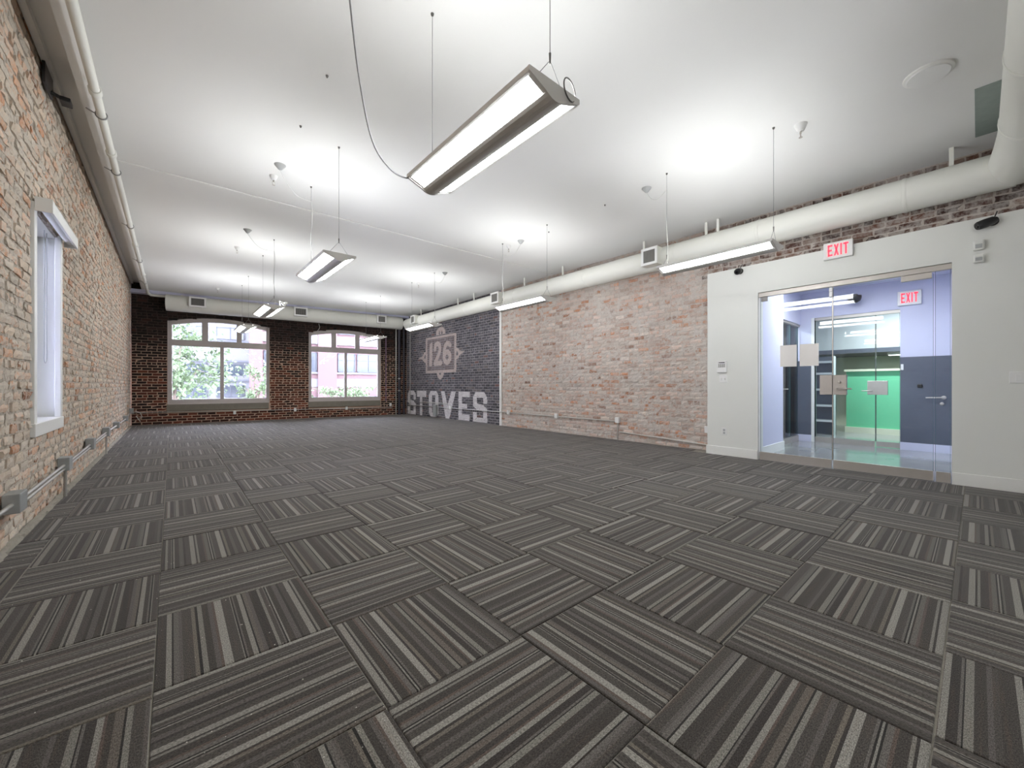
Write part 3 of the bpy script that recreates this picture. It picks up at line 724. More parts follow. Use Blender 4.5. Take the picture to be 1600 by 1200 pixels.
# rooms beyond
structure(MB().box(XR+.3, 10.2, 4.3, 4.4, 0, ZV).build('wall_side_room', M['blue']), 'blue grey wall seen through the glass side door', 'wall')
tag(MB().box(XR+.4, 9.0, 4.0, 4.28, 0, 1.2).build('counter_block', M['pale'], bevel=.01), 'pale counter against the blue grey wall behind the side door', 'counter')
structure(MB().box(10.2, 10.32, YV1+.12, 6, 0, ZV).build('wall_side_end', M['lavender']), 'pale lavender wall ending the side room', 'wall')
structure(MB().box(12.1, 12.25, -1.5, 2.02, 0, 1.42).build('wall_green', M['green']), 'bright green half wall beyond the inner glass door', 'wall')
structure(MB().box(12.06, 12.10, -1.5, 2.04, 0, .13).build('baseboard_green', M['cream']), 'cream baseboard at the foot of the green wall', 'baseboard')
structure(MB().box(12.04, 12.30, -1.5, 2.05, 1.42, 1.47).build('trim_4', M['cream']), 'cream cap on top of the green half wall', 'trim')
structure(MB().box(14.0, 14.1, -1.5, 6, 0, ZV).build('wall_corridor_end', M['cream']), 'cream wall far behind the green half wall', 'wall')
structure(MB().box(12.3, 14.0, -1.5, 3.5, 1.86, 1.96).build('trim_5', M['veneer']), 'dark beam over the green half wall', 'trim')
structure(MB().box(12.3, 12.4, -1.5, 3.5, 1.96, ZV).build('wall_corridor_upper', M['pale']), 'pale grey wall above the dark beam', 'wall')
sh = thing('shelf_rack', 'dark shelf rack with pale shelves behind the inner glass door', 'shelf', (11.2, 2.55, 0))
MB().box(11.35, 11.40, 2.08, 3.1, 0, 1.75).build('back_panel', M['veneer'], sh)
for z in (.28, .62, .98, 1.34, 1.6): MB().box(11.12, 11.35, 2.10, 3.08, z, z+.045).build('shelf_board', M['plastic'], sh)
for y in (2.08, 3.08): MB().box(11.12, 11.38, y, y+.02, 0, 1.75).build('side_panel', M['pale'], sh)
structure(MB().box(XR+.3, 16, -1.6, -1.5, -.1, ZV+.1).build('wall_block_near', M['pale']), 'added pale grey wall out of sight on the right, keeping daylight out', 'wall')  # near, side and back walls are added, unseen, to keep sky light out
structure(MB().box(XR+.3, 16, 6.0, 6.1, -.1, ZV+.1).build('wall_block_side', M['pale']), 'added pale grey wall keeping daylight out of the side room', 'wall')
structure(MB().box(15.9, 16.0, -1.5, 6.0, -.1, ZV+.1).build('wall_block_back', M['pale']), 'added pale grey wall keeping daylight out of the corridor', 'wall')
structure(MB().box(XR+.24, XR+.3, 2.6, 6.0, 0, ZV).build('wall_side_lining', M['pale']), 'pale lining on the side room face of the brick wall', 'wall')
structure(MB().box(XR-.012, XR+.3, YF, YV0-.1, 0, 2.9).build('wall_entry_lining', M['pale']), 'plasterboard core of the entry wall', 'wall')
# lever on the dark panel
lv = thing('door_lever', 'steel lever handle with lock cylinder on the dark veneer panel', 'handle', (XV-.03, .36, .88))
MB().tube([(XV-.03, .36, .90), (XV-.085, .36, .90), (XV-.09, .375, .90), (XV-.09, .56, .895)], .011, 10).build('lever', M['steel'], lv, smooth=True)
MB().lathe((XV-.03, .36, .90), [(.03, 0), (.03, -.012), (.02, -.016)], 16, 'x').build('rose', M['steel'], lv, smooth=True)
MB().lathe((XV-.03, .38, .80), [(.025, 0), (.025, -.012), (.012, -.02)], 16, 'x').build('lock_cylinder', M['steel'], lv, smooth=True)
tag(MB().box(XV-.05, XV-.03, .60, .66, 1.06, 1.12).build('door_stop', M['black'], bevel=.01), 'small black bumper on the dark veneer panel', 'bumper')
tag(MB().box(XV-.045, XV-.03, .825, .86, 1.36, 1.46).build('card_reader', M['plastic'], bevel=.004), 'small white card reader at the dark panel edge', 'reader')
tag(MB().box(XGE+.09, XGE+.1, OY1+.0, OY1+.05, 1.02, 1.08).build('latch_strike', M['black'], bevel=.003), 'small black latch strike on the lavender jamb', 'latch')
# corridor lamps: linear fixtures on the vestibule and corridor ceilings
def strip_lamp(x0, x1, y0, y1, z, watts, label):
    t = thing('strip_light', label, 'light', ((x0+x1)/2, (y0+y1)/2, z), 'strip lights behind the glass entrance')
    MB().box(x0, x1, y0, y1, z-.04, z).build('housing', M['plastic'], t, bevel=.004)
    MB().box(x0+.02, x1-.02, y0+.02, y1-.02, z-.052, z-.04).build('diffuser', M['tube'], t)
    l = bpy.data.lights.new('strip_light_source', 'AREA'); l.shape = 'RECTANGLE'; l.size = x1-x0-.04; l.size_y = y1-y0-.04; l.energy = watts; l.color = (.97, .97, 1)
    lo = bpy.data.objects.new('light_source', l); COL.objects.link(lo); lo.parent = t; lo.location = (0, 0, -.06)
strip_lamp(7.9, 8.1, .7, 1.9, ZV, 28, 'white strip light on the vestibule ceiling behind the entrance header')
strip_lamp(11.2, 11.4, .3, 1.5, ZV, 50, 'white strip light on the ceiling past the inner glass door')
strip_lamp(8.0, 9.2, 3.2, 3.4, ZV, 60, 'white strip light on the side room ceiling')
strip_lamp(12.9, 13.1, .2, 1.4, 1.86, 5, 'white strip light under the dark beam behind the green wall')

# ------------------------------------------------------------------ pendant luminaires
WIDE, LONG, ZF = .345, 1.22, 2.50
def luminaire(xc, y0, label, sag_cord=None, canopy=None, loop=False, cable_top=ZC):
    t = thing('pendant_light', label, 'light', (xc, y0+LONG/2, ZF), 'suspended linear pendant lights')
    y1 = y0+LONG; h = WIDE/2
    # bottom profile of the wing, from the left lip to the right lip
    zl, zb = ZF+.012, ZF-.055
    prof = []
    for k in range(-8, 9):
        x = h*k/8; a = abs(x)
        z = zl+(zb-zl)*(1-a/h)**1.0
        if a < .055: z = zb+(zl-zb)*(.055/h)*(a/.055)**2*.8+.003
        prof.append((x, z))
    fx = lambda a, z, d: (xc+a, d, z)
    for y, e in ((y0, .012), (y1-.012, .012)):
        MB().prism([(x, z-.002) for x, z in prof]+[(h, zl+.022), (-h, zl+.022)], fx, y, y+e).build('end_plate', M['lum'], t)
    for sg in (-1, 1):
        MB().box(xc+sg*h, xc+sg*(h-.018), y0+.012, y1-.012, zl-.006, zl+.022).build('lip', M['lum'], t, bevel=.002)
    cp = [(x, z) for x, z in prof if abs(x) < .062]
    cs = [(-.058, zl+(zb-zl)*(1-.058/h))]+[p for p in cp]+[(.058, zl+(zb-zl)*(1-.058/h))]
    MB().prism(cs+[(.058, ZF+.01), (-.058, ZF+.01)], fx, y0+.012, y1-.012).build('spine', M['lum'], t, smooth=False)
    for sg in (-1, 1):
        a0, a1 = .058, h-.018
        zz = lambda a: zl+(zb-zl)*(1-a/h)+.004
        q = [(sg*a0, zz(a0)), (sg*a1, zz(a1)), (sg*a1, zz(a1)+.004), (sg*a0, zz(a0)+.004)]
        MB().prism(q, fx, y0+.03, y1-.03).build('diffuser', M['diffuser'], t)
        MB().prism([(a, z+.006) for a, z in q], fx, y0+.012, y1-.012).build('glow_block_pan', M['trim'], t)  # added opaque pan, stops the diffuser glowing up at the ceiling
        for e0, e1 in ((y0+.012, y0+.03), (y1-.03, y1-.012)):
            MB().prism(q, fx, e0, e1).build('diffuser_rim', M['lum'], t)
    # tubes in the open top and the light they throw on the ceiling
    for sg in (-1, 1): MB().tube([(xc+sg*.09, y0+.04, ZF+.035), (xc+sg*.09, y1-.04, ZF+.035)], .013, 8).build('lamp_tube', M['tube'], t, smooth=True)
    for sg in (-1, 1):
        l = bpy.data.lights.new('uplight', 'AREA'); l.shape = 'RECTANGLE'; l.size = .14; l.size_y = LONG-.1; l.energy = UP_W*.5; l.color = (.955, .98, 1)
        lo = bpy.data.objects.new('uplight', l); COL.objects.link(lo); lo.parent = t; lo.location = (sg*.09, 0, .062); lo.rotation_euler = (0, math.pi+sg*math.radians(66), 0)
    for yc, near in ((y0+.08, True), (y1-.08+.1, False)):
        yc = y0+.04 if near else y1-.04
        cb = MB().tube([(xc, yc, ZF+.16), (xc, yc, cable_top)], .0022, 6)
        cb.tube([(xc-.10, yc, ZF+.034), (xc-.012, yc, ZF+.15), (xc, yc, ZF+.16), (xc+.012, yc, ZF+.15), (xc+.10, yc, ZF+.034)], .0018, 6)
        c = cb.build('cable', M['cable'], t)
        MB().tube([(xc, yc, ZF+.15), (xc, yc, ZF+.20)], [.004, .006], 8).build('gripper', M['steel_d'], c)
        MB().lathe((xc, yc, cable_top), [(.012, 0), (.010, -.012), (.004, -.02)], 10).build('ceiling_anchor', M['steel_d'], c)
    if canopy:
        px, py, side = canopy
        MB().lathe((px, py, ZC), [(.062, 0), (.060, -.006), (.022, -.052), (.012, -.060)], 20).build('canopy', M['grey_plastic'], t, smooth=True)
        yc = y1-.04 if side == 'far' else y0+.04
        P0 = Vector((px, py, ZC-.06)); P1 = Vector((xc+.004, yc, ZC-.20)); pts = []
        for k in range(9):
            q = k/8; p = P0.lerp(P1, q); p.z = P0.z+(P1.z-P0.z)*q-.14*math.sin(math.pi*q)*(1-q*.5); pts.append(p)
        n = 7
        for k in range(1, n+1):
            q = k/n; pts.append(Vector((xc+.005+.014*math.sin(q*9), yc+.01*math.sin(q*7), P1.z+(ZF+.03-P1.z)*q)))
        MB().tube(pts, .0035, 6).build('power_cord', M['cord'], t, smooth=True)
    if sag_cord:
        MB().tube(sag_cord, .005, 8).build('power_cord', M['grey_cord'], t, smooth=True)
    if loop:
        MB().tube([(xc+.09+.055*math.cos(a*math.pi/10), y0-.006+.012*math.cos(a*math.pi/10), ZF+.04+.05*math.sin(a*math.pi/10)) for a in range(20)], .0035, 6, closed=True).build('cable_coil', M['steel_d'], t, smooth=True)
    return t
XA, XB = 1.385, 4.615
ys = [1.30, 4.49, 8.12, 11.25]
def spline(P, n=6):
    P = [Vector(p) for p in P]; out = []
    for i in range(len(P)-1):
        a, b, c, d = P[max(i-1, 0)], P[i], P[i+1], P[min(i+2, len(P)-1)]
        for k in range(n):
            t = k/n; out.append(.5*((2*b)+(c-a)*t+(2*a-5*b+4*c-d)*t*t+(3*b-a-3*c+d)*t**3))
    return out+[P[-1]]
cordA = spline([(.62, 2.05, 3.70), (.66, 2.10, 3.45), (.72, 2.16, 3.10), (.80, 2.25, 2.80), (.93, 2.40, 2.59), (1.08, 2.50, 2.52), (1.20, 2.53, 2.51), (1.27, 2.50, 2.525)])
luminaire(XA, -2.05, 'added unseen pendant strip light behind the camera, row by the whitewashed wall')  # added and unseen: carries the row on to light the near room
luminaire(XA, ys[0], 'large pendant strip light nearest the camera, high at the top', sag_cord=cordA, loop=True)
luminaire(XA, ys[1], 'second pendant strip light of the row nearer the whitewashed wall', canopy=(.97, 5.35, 'far'))
tC = luminaire(XA, ys[2], 'third pendant strip light of that row, with a tangled white cord on top', canopy=(.96, 7.93, 'near'))
luminaire(XA, ys[3], 'farthest pendant strip light in front of the left arched window')
luminaire(XB, ys[0], 'long pendant strip light nearest the glass entrance, before the round duct', canopy=(4.76, 2.84, 'far'))
luminaire(XB, ys[1], 'pendant strip light before the middle of the whitewashed long wall', canopy=(4.77, 5.34, 'far'))
luminaire(XB, ys[2], 'pendant strip light just left of the painted sign', canopy=(4.79, 7.99, 'near'))
luminaire(XB, ys[3], 'farthest pendant strip light in front of the right arched window')
# tangle of cord on the third light
tang = [Vector((1.52+.10*math.sin(k*1.7)*math.cos(k*.9), 8.17+.07*math.cos(k*1.3), ZF+.08+.045*math.sin(k*2.1))) for k in range(14)]
MB().tube(tang, .006, 6).build('cord_tangle', M['cord'], tC, smooth=True)

# ------------------------------------------------------------------ sprinklers and ceiling fittings
def sprinkler(x, y, label, big=1.0):
    t = thing('ceiling_sprinkler', label, 'sprinkler', (x, y, ZC), 'ceiling sprinkler heads')
    MB().lathe((x, y, ZC), [(.045*big, 0), (.043*big, -.012), (.024*big, -.05*big), (.022*big, -.055*big)], 18).build('escutcheon', M['plastic'], t, smooth=True)
    b = MB(); z = ZC-.055*big
    b.tube([(x, y, z), (x, y, z-.022)], .009, 10); b.tube([(x-.012, y, z-.018), (x-.016, y, z-.035), (x, y, z-.055)], .0025, 6); b.tube([(x+.012, y, z-.018), (x+.016, y, z-.035), (x, y, z-.055)], .0025, 6)
    b.build('head', M['steel'], t)
    MB().lathe((x, y, z-.055), [(.006, 0), (.017, -.003), (.017, -.005)], 12).build('deflector', M['steel'], t)
for x, y, l, b in [(4.77, 1.15, 'large white sprinkler head above the pendant light at the entrance', 1.25), (.96, 5.68, 'sprinkler head beside the second pendant light of the left row', 1), (.93, 9.05, 'sprinkler head by the third pendant light of the left row', 1),
                   (.93, 13.2, 'sprinkler head over the left arched window', 1), (4.77, 5.68, 'sprinkler head beside the pendant at the middle of the long wall', 1), (4.76, 9.23, 'sprinkler head over the pendant by the painted sign', 1)]:
    sprinkler(x, y, l, b)
t = thing('ceiling_disc', 'round white cover disc flush on the ceiling above the entrance', 'cover', (4.8, .27, ZC))
MB().lathe((4.8, .27, ZC), [(.155, 0), (.153, -.012), (.14, -.018)], 32).build('rim', M['trim'], t, smooth=True)
MB().lathe((4.8, .27, ZC-.018), [(.135, 0), (.13, -.006)], 32).build('cover', M['plastic'], t, smooth=True)
for x, y, l in ((.99, 3.55, 'tiny metal ceiling anchor left of the grey cord, higher of two'), (.98, 4.41, 'tiny metal ceiling anchor left of the grey cord, lower of two'), (4.85, 4.72, 'tiny metal ceiling anchor between the two pendants before the long wall'), (4.74, 3.49, 'tiny metal ceiling anchor just past the pendant at the entrance')):
    tag(MB().lathe((x, y, ZC), [(.012, 0), (.010, -.010), (.004, -.02)], 10).build('ceiling_hook', M['steel_d']), l, 'hook', 'unused ceiling anchors')

# ------------------------------------------------------------------ pipes and ducts
# sprinkler pipe beside the raised strip
t = thing('sprinkler_pipe', 'long white sprinkler pipe under the ceiling along the whitewashed wall', 'pipe', (-.50, 8, ZC-.08))
MB().tube([(-.50, YF, ZC-.085), (-.50, 14.55, ZC-.085)], .033, 14).build('pipe', M['duct'], t, smooth=True)
for y in (5.3, 6.6, 8.7, 11.0, 13.2):
    b = MB(); b.tube([(-.50+.040*math.cos(a*math.pi/8), y, ZC-.085+.040*math.sin(a*math.pi/8)) for a in range(16)], .006, 6, closed=True); b.tube([(-.50, y, ZC-.045), (-.50, y, ZC)], .006, 6)
    b.tube([(-.545, y, ZC-.085), (-.60, y, ZC-.06)], .006, 6)
    b.build('clamp', M['cable'], t)
for y in (4.9, 6.1, 9.8, 12.3): MB().lathe((-.50, y, ZC-.085), [(.040, -.035), (.044, -.03), (.044, .03), (.040, .035)], 16, 'y').build('coupling', M['duct'], t, smooth=True)
MB().tube([(-.50, 14.45, ZC-.085), (-.50, 14.62, ZC-.10), (-.44, 14.70, ZC-.13), (-.30, 14.70, ZC-.13), (.30, 14.64, ZC-.13)], .034, 12).build('branch', M['duct'], t, smooth=True)
# duct on the right wall
XD, ZD, RD = 6.49, 3.305, .187
t = t_supply = thing('supply_duct', 'long white round duct along the long brick wall with its elbow at upper right', 'duct', (XD, 6.5, ZD))
b = MB(); n = 132
ypts = [13.35-(13.35+.25)*k/n for k in range(n+1)]
b.tube([(XD, y, ZD) for y in ypts], [RD+(.0022 if k % 2 else 0) for k in range(n+1)], 32)
b.build('tube', M['duct'], t, smooth=True)
for y in (.55, 2.05, 3.3, 5.2, 7.4, 9.6, 11.6): MB().lathe((XD, y, ZD), [(RD+.003, -.02), (RD+.006, -.012), (RD+.006, .012), (RD+.003, .02)], 32, 'y').build('seam_band', M['duct'], t, smooth=True)
for y in (.19, 2.64, 2.82, 3.92, 5.89, 7.13, 9.25, 10.08, 12.4):
    MB().box(XD-.012, XD+.012, y-.018, y+.018, ZD+RD-.01, ZC).build('hanger_strap', M['duct'], t)
b = MB().lathe((XD, 13.35, ZD), [(RD, -.01), (RD*.97, .06), (RD*.7, .12), (.01, .14)], 32, 'y').build('end_cap', M['duct'], t, smooth=True)
def register(t, fn, a0, a1, z0, z1, d_back, d_front):
    """a vent box standing out from a duct; fn(a, z, depth)"""
    c = (a0+a1)/2; bx = MB(); g = .042
    bx.prism(rectp(a0-.0, a1+.0, z0, z1), fn, d_back, d_front)
    r = bx.build('register', M['duct'], t, bevel=.004)
    f = MB()
    for q in (rectp(a0, a0+g, z0, z1), rectp(a1-g, a1, z0, z1), rectp(a0+g, a1-g, z0, z0+g), rectp(a0+g, a1-g, z1-g, z1)): f.prism(q, fn, d_front, d_front+.012)
    f.build('frame', M['plastic'], r)
    MB().prism(rectp(a0+g, a1-g, z0+g, z1-g), fn, d_front, d_front+.0015).build('mouth_shade', M['slate'], r)  # dark plate standing in for the shade inside the vent
    s = MB(); k = 11
    for i in range(k):
        a = a0+g+(a1-a0-2*g)*(i+.5)/k; s.prism(rectp(a-.0075, a+.0075, z0+g, z1-g), fn, d_front+.002, d_front+.010)
    s.build('grille', M['grille'], r)
fR = lambda a, z, d: (XD-RD-d, a, z)
for y0, y1, z0, z1 in ((3.50, 3.80, 3.16, 3.45), (7.78, 8.10, 3.17, 3.45), (12.3, 12.6, 3.19, 3.47)): register(t, fR, y0, y1, z0, z1, -.12, .10)
# duct on the end wall
t = thing('end_wall_duct', 'white round duct above the two arched windows', 'duct', bk(4, 3.40, .3))
RB, ZB, OB = .225, 3.40, .27
b = MB(); n = 60
b.tube([bk(.76+(7.42-.76)*k/n, ZB, OB) for k in range(n+1)], [RB+(.002 if k % 2 else 0) for k in range(n+1)], 28); b.build('tube', M['duct'], t, smooth=True)
for s in (1.95, 3.3, 4.85, 6.15): 
    q = [bk(s+e, ZB, OB) for e in (-.02, .02)]; MB().tube(q, RB+.005, 28).build('seam_band', M['duct'], t, smooth=True)
for s in (1.1, 2.9, 5.0, 6.9): MB().prism(rectp(s-.015, s+.015, ZB+RB-.01, ZC-.05), fb, -OB-.01, -OB+.01).build('hanger_strap', M['duct'], t)
fB = lambda a, z, d: bk(a, z, OB+RB+d)
for a0, a1 in ((1.28, 1.66), (3.86, 4.24), (6.44, 6.76)): register(t, fB, a0, a1, 3.30, 3.58, -.12, .10)
# cross duct coming in over the right side, with its elbow
t = t_supply
b = MB(); pts = [(3.2+(5.75-3.2)*k/20, -.335, 3.47) for k in range(21)]
b.tube(pts, .215, 32); b.build('cross_tube', M['duct'], t, smooth=True)
b = MB(); c = Vector((5.75, -.335, 3.47))
b.tube([(5.70, -.335, 3.47), (5.95, -.33, 3.45), (6.15, -.30, 3.40), (6.32, -.26, 3.33), (6.49, -.24, 3.305)], [.215, .215, .205, .195, .19], 32); b.build('elbow', M['duct'], t, smooth=True)
for x in (5.72, 4.6): MB().lathe((x, -.335, 3.47), [(.218, -.02), (.222, -.012), (.222, .012), (.218, .02)], 32, 'x').build('seam_band', M['duct'], t, smooth=True)
tag(MB().box(5.36, 6.40, -.32, .02, ZC-.006, ZC-.001).build('ceiling_patch', M['galv']), 'grey galvanised sheet patch on the ceiling beside the cross duct', 'panel')

# conduits on the left wall
t = thing('conduit_run', 'twin zinc conduits with junction boxes low on the whitewashed wall', 'conduit', (XL, 7.5, .3))
xc = XL+.045
jb = [(4.13, 4.30, .25, .38), (5.80, 5.96, .26, .39), (7.42, 7.58, .27, .41), (9.05, 9.22, .28, .42), (10.62, 10.80, .28, .40), (12.6, 12.75, .28, .40), (14.3, 14.45, .36, .50)]
for y0, y1, z0, z1 in jb: MB().box(XL+.004, XL+.085, y0, y1, z0, z1).build('junction_box', M['jbox'], t, bevel=.005)
for (a, b) in zip(jb[:-1], jb[1:]):
    for k, dz in enumerate((-.02, -.055)):
        if k == 1 and a[0] > 8: continue
        z0 = (a[2]+a[3])/2+dz+.01; z1 = (b[2]+b[3])/2+dz+.01
        MB().tube([(xc, a[1]-.01, z0), (xc, b[0]+.01, z1)], .013, 10).build('conduit_pipe', M['conduit'], t, smooth=True)
MB().tube([(xc, 2.0, .30), (xc, jb[0][0]+.01, .31)], .013, 10).build('conduit_pipe', M['conduit'], t, smooth=True)
for y in (5.88, 9.13): MB().tube([(xc, y, .27), (xc, y, 0)], .013, 10).build('conduit_pipe', M['conduit'], t, smooth=True)
# conduit on the right wall
t = thing('wall_conduit', 'thin zinc conduit low along the long brick wall', 'conduit', (XR, 8, .35)); xc = XR-.03
MB().tube([(xc, 14.0, .36), (xc, 11.4, .37), (xc, 8.5, .375), (xc, 4.75, .375)], .011, 8).build('conduit_pipe', M['conduit'], t, smooth=True)
MB().tube([(xc, 13.1, .50), (xc, 11.2, .50), (xc, 11.05, .44), (xc, 11.0, .38)], .011, 8).build('conduit_pipe', M['conduit'], t, smooth=True)
MB().tube([(xc, 4.66, .17), (xc, 2.85, .10)], .011, 8).build('conduit_pipe', M['conduit'], t, smooth=True)
MB().tube([(xc, 4.70, .36), (xc, 4.70, .02)], .011, 8).build('conduit_pipe', M['conduit'], t, smooth=True)
for y, z in ((8.1, .385), (6.37, .385), (4.70, .40), (2.93, .36), (11.0, .38)): MB().box(XR-.06, XR-.002, y-.045, y+.045, z-.055, z+.055).build('junction_box', M['plastic'], t, bevel=.004)
MB().box(XR-.08, XR-.003, 11.86, 12.06, .06, .44).build('panel_box', M['jbox'], t, bevel=.005)
tag(MB().box(XR-.018, XR-.002, MY-.05, MY+.04, .0, 3.2).build('cover_strip', M['trim'], bevel=.003), 'white vertical strip between bare and painted brick', 'strip')
# end wall conduit
t = thing('end_conduit', 'thin conduit with outlets below the arched windows', 'conduit', bk(4, .3))
MB().tube([bk(.05, .35, .03), bk(3.3, .31, .03), bk(7.16, .27, .03)], .011, 8).build('conduit_pipe', M['conduit'], t, smooth=True)
for s, z in ((2.32, .27), (3.95, .30), (5.54, .30), (7.09, .38)): MB().prism(rectp(s-.035, s+.035, z-.055, z+.055), fb, -.05, -.002).build('outlet_box', M['plastic'], t, bevel=.004)
# corner pipes
t = thing('corner_pipes', 'dark vertical pipes in the far right corner', 'pipe', bk(7.5, 0, .1))
for s, r_, m in ((7.40, .05, 'pipe_dark'), (7.58, .035, 'pipe_dark'), (7.28, .02, 'conduit')):
    MB().tube([bk(s, 0, .09), bk(s, ZB-.1, .09)], r_, 12).build('vertical_pipe', M[m], t, smooth=True)
for z in (.9, 1.35): MB().lathe(tuple(bk(7.40, z, .09)), [(.054, -.02), (.058, -.01), (.058, .01), (.054, .02)], 14).build('collar', M['conduit'], t)
tag(MB().tube([bk(6.92, .5, .03), bk(6.92, 2.9, .03)], .014, 8).build('window_conduit', mat('mauve_conduit', (150, 120, 148), .5), smooth=True), 'thin mauve conduit right of the right arched window', 'conduit')
tag(MB().tube([(XR-.03, 13.85, .02), (XR-.03, 13.85, 3.1)], .012, 8).build('riser_conduit', M['conduit'], smooth=True), 'thin vertical conduit on the painted brick beside the corner', 'conduit')
# loose wires in the near far-left corner
tag(MB().tube([(XL+.1, 14.5, .42), (XL+.2, 14.6, .36), (XL+.24, 14.62, .25), (XL+.16, 14.65, .18), (XL+.12, 14.6, .28), (XL+.2, 14.66, .12)], .008, 6).build('loose_wire', M['cord'], smooth=True), 'loose white wires curling out of the far left corner box', 'wire')
tag(MB().tube([bk(4.62, 3.15, .25), bk(4.66, 3.05, .2), bk(4.64, 2.98, .16), bk(4.60, 2.93, .12)], .006, 6).build('hanging_wire', M['cord'], smooth=True), 'short white wire hanging below the end wall duct', 'wire')

# ------------------------------------------------------------------ fittings on the entry wall
LETTERS = {'E': [[(0,0),(.28,0),(.28,1),(0,1)], [(0,.84),(.62,.84),(.62,1),(0,1)], [(0,.42),(.55,.42),(.55,.58),(0,.58)], [(0,0),(.62,0),(.62,.16),(0,.16)]],
           'X': [[(0,0),(.22,0),(.66,1),(.44,1)], [(.44,0),(.66,0),(.22,1),(0,1)]], 'I': [[(0,0),(.22,0),(.22,1),(0,1)]],
           'T': [[(0,.84),(.66,.84),(.66,1),(0,1)], [(.22,0),(.44,0),(.44,1),(.22,1)]]}
LETTERS['E'][0] = [(0,0),(.2,0),(.2,1),(0,1)]
def exit_sign(X, y0, y1, z0, z1, label):
    """reads from the room: letters run from y1 down to y0"""
    t = thing('exit_sign', label, 'sign', (X, (y0+y1)/2, z0), 'exit signs')
    MB().box(X-.05, X-.001, y0, y1, z0, z1).build('housing', M['plastic'], t, bevel=.006)
    h = (z1-z0)*.68; zb = z0+(z1-z0)*.17; k = h*.62; y = y1-(y1-y0)*.16
    wid = {'E': .62, 'X': .66, 'I': .22, 'T': .66}; tot = sum(wid[c] for c in 'EXIT')+.18*3; k = (y1-y0)*.70/tot
    for c in 'EXIT':
        b = MB()
        for poly in LETTERS[c]: b.prism([(y-p*k, zb+q*h) for p, q in poly], lambda a, z, d: (X-.05-d, a, z), 0, .003)
        b.build('letter', M['red'], t); y -= (wid[c]+.18)*k
    return t
exit_sign(XW, 1.03, 1.33, 2.75, 2.965, 'lit EXIT sign on the white wall over the glass entrance')
exit_sign(XV, .61, .90, 2.46, 2.70, 'lit EXIT sign on the lavender wall behind the glass')
def camera(X, y, z, label, dy, long=.16, dx=-.05, dz=-.05):
    t = thing('security_camera', label, 'camera', (X, y, z), 'security cameras')
    MB().lathe((X, y, z), [(.045, 0), (.045, -.012), (.03, -.03)], 18, 'x').build('mount', M['black'], t, smooth=True)
    a = Vector((X-.05, y, z)); b_ = a+Vector((dx, dy, dz)).normalized()*long
    MB().tube([(X-.02, y, z), a], .014, 10).build('arm', M['black'], t, smooth=True)
    body = MB().tube([a-(b_-a)*.25, a, a.lerp(b_, .5), a.lerp(b_, .9), b_], [.026, .042, .047, .044, .038], 16).build('body', M['black'], t, smooth=True)
    MB().tube([b_, b_+(b_-a).normalized()*.008], [.024, .018], 14).build('lens', mat('lens_glass', (18, 18, 22), .1), body, smooth=True)
    MB().tube([(X-.02, y, z), (X-.03, y-.02, z+.06), (X+.0, y-.03, z+.10)], .005, 6).build('lead', M['black'], t)
camera(XW, -.10, 2.83, 'black bullet security camera at the right end of the white wall', .12, .13, -.06, -.05)
camera(XW, 2.36, 2.84, 'small black camera on the white wall left of the glass entrance', .01, .07, -.08, -.04)
tag(MB().lathe((9.30, 1.44, 2.66), [(.10, .04), (.10, 0), (.085, -.05), (.04, -.08), (.005, -.09)], 20).build('dome_camera', M['black'], smooth=True), 'dark dome camera on the lavender wall over the inner glass door', 'camera')
MB().box(9.28, XV, 1.40, 1.48, 2.68, 2.73).build('dome_bracket', M['black'], bpy.data.objects['dome_camera'])
for k, (z, h) in enumerate(((2.60, .11), (2.46, .09))):
    t = thing('motion_sensor', ['white motion sensor high on the white wall, upper of two', 'small white motion sensor high on the white wall, lower of two'][k], 'sensor', (XW, .0, z), 'motion sensors')
    MB().box(XW-.045, XW, -.045, .035, z-h/2, z+h/2).build('body', M['white'], t, bevel=.012)
    MB().box(XW-.048, XW-.044, -.03, .02, z-h*.3, z+h*.1).build('lens', M['grey_plastic'], t, bevel=.002)
def plate(y, z, w, h, label, name, cat, items):
    t = thing(name, label, cat, (XW, y, z))
    MB().box(XW-.007, XW, y-w/2, y+w/2, z-h/2, z+h/2).build('wall_plate', M['plastic'], t, bevel=.003)
    for (nm, dy, dz, ww, hh, dd, m) in items: MB().box(XW-.007-dd, XW-.006, y+dy-ww/2, y+dy+ww/2, z+dz-hh/2, z+dz+hh/2).build(nm, M[m], t, bevel=.001)
plate(-.27, 1.18, .12, .12, 'white light switch plate at the right edge of the white wall', 'light_switch', 'switch', [('rocker', .0, 0, .036, .068, .006, 'plastic')])
plate(2.605, 1.20, .115, .115, 'double toggle switch plate below the alarm keypad', 'toggle_switch', 'switch', [('toggle', .025, .0, .012, .03, .014, 'plastic'), ('toggle', -.025, .0, .012, .03, .014, 'plastic')])
plate(2.59, .375, .075, .118, 'white wall outlet low beside the glass entrance', 'wall_outlet', 'outlet', [('socket', 0, .022, .034, .032, .002, 'grey_plastic'), ('socket', 0, -.022, .034, .032, .002, 'grey_plastic')])
t = thing('alarm_keypad', 'white alarm keypad with grey buttons beside the glass entrance', 'keypad', (XW, 2.62, 1.39))
MB().box(XW-.026, XW, 2.55, 2.69, 1.30, 1.485).build('body', M['plastic'], t, bevel=.006)
MB().box(XW-.028, XW-.025, 2.575, 2.665, 1.450, 1.462).build('display', M['slate'], t)
for i in range(4):
    for j in range(3): MB().box(XW-.030, XW-.025, 2.573+i*.026, 2.590+i*.026, 1.385+j*.019, 1.397+j*.019).build('button', M['grille'], t)
MB().box(XW-.032, XW-.024, 2.55, 2.69, 1.30, 1.368).build('flap', M['plastic'], t, bevel=.003)
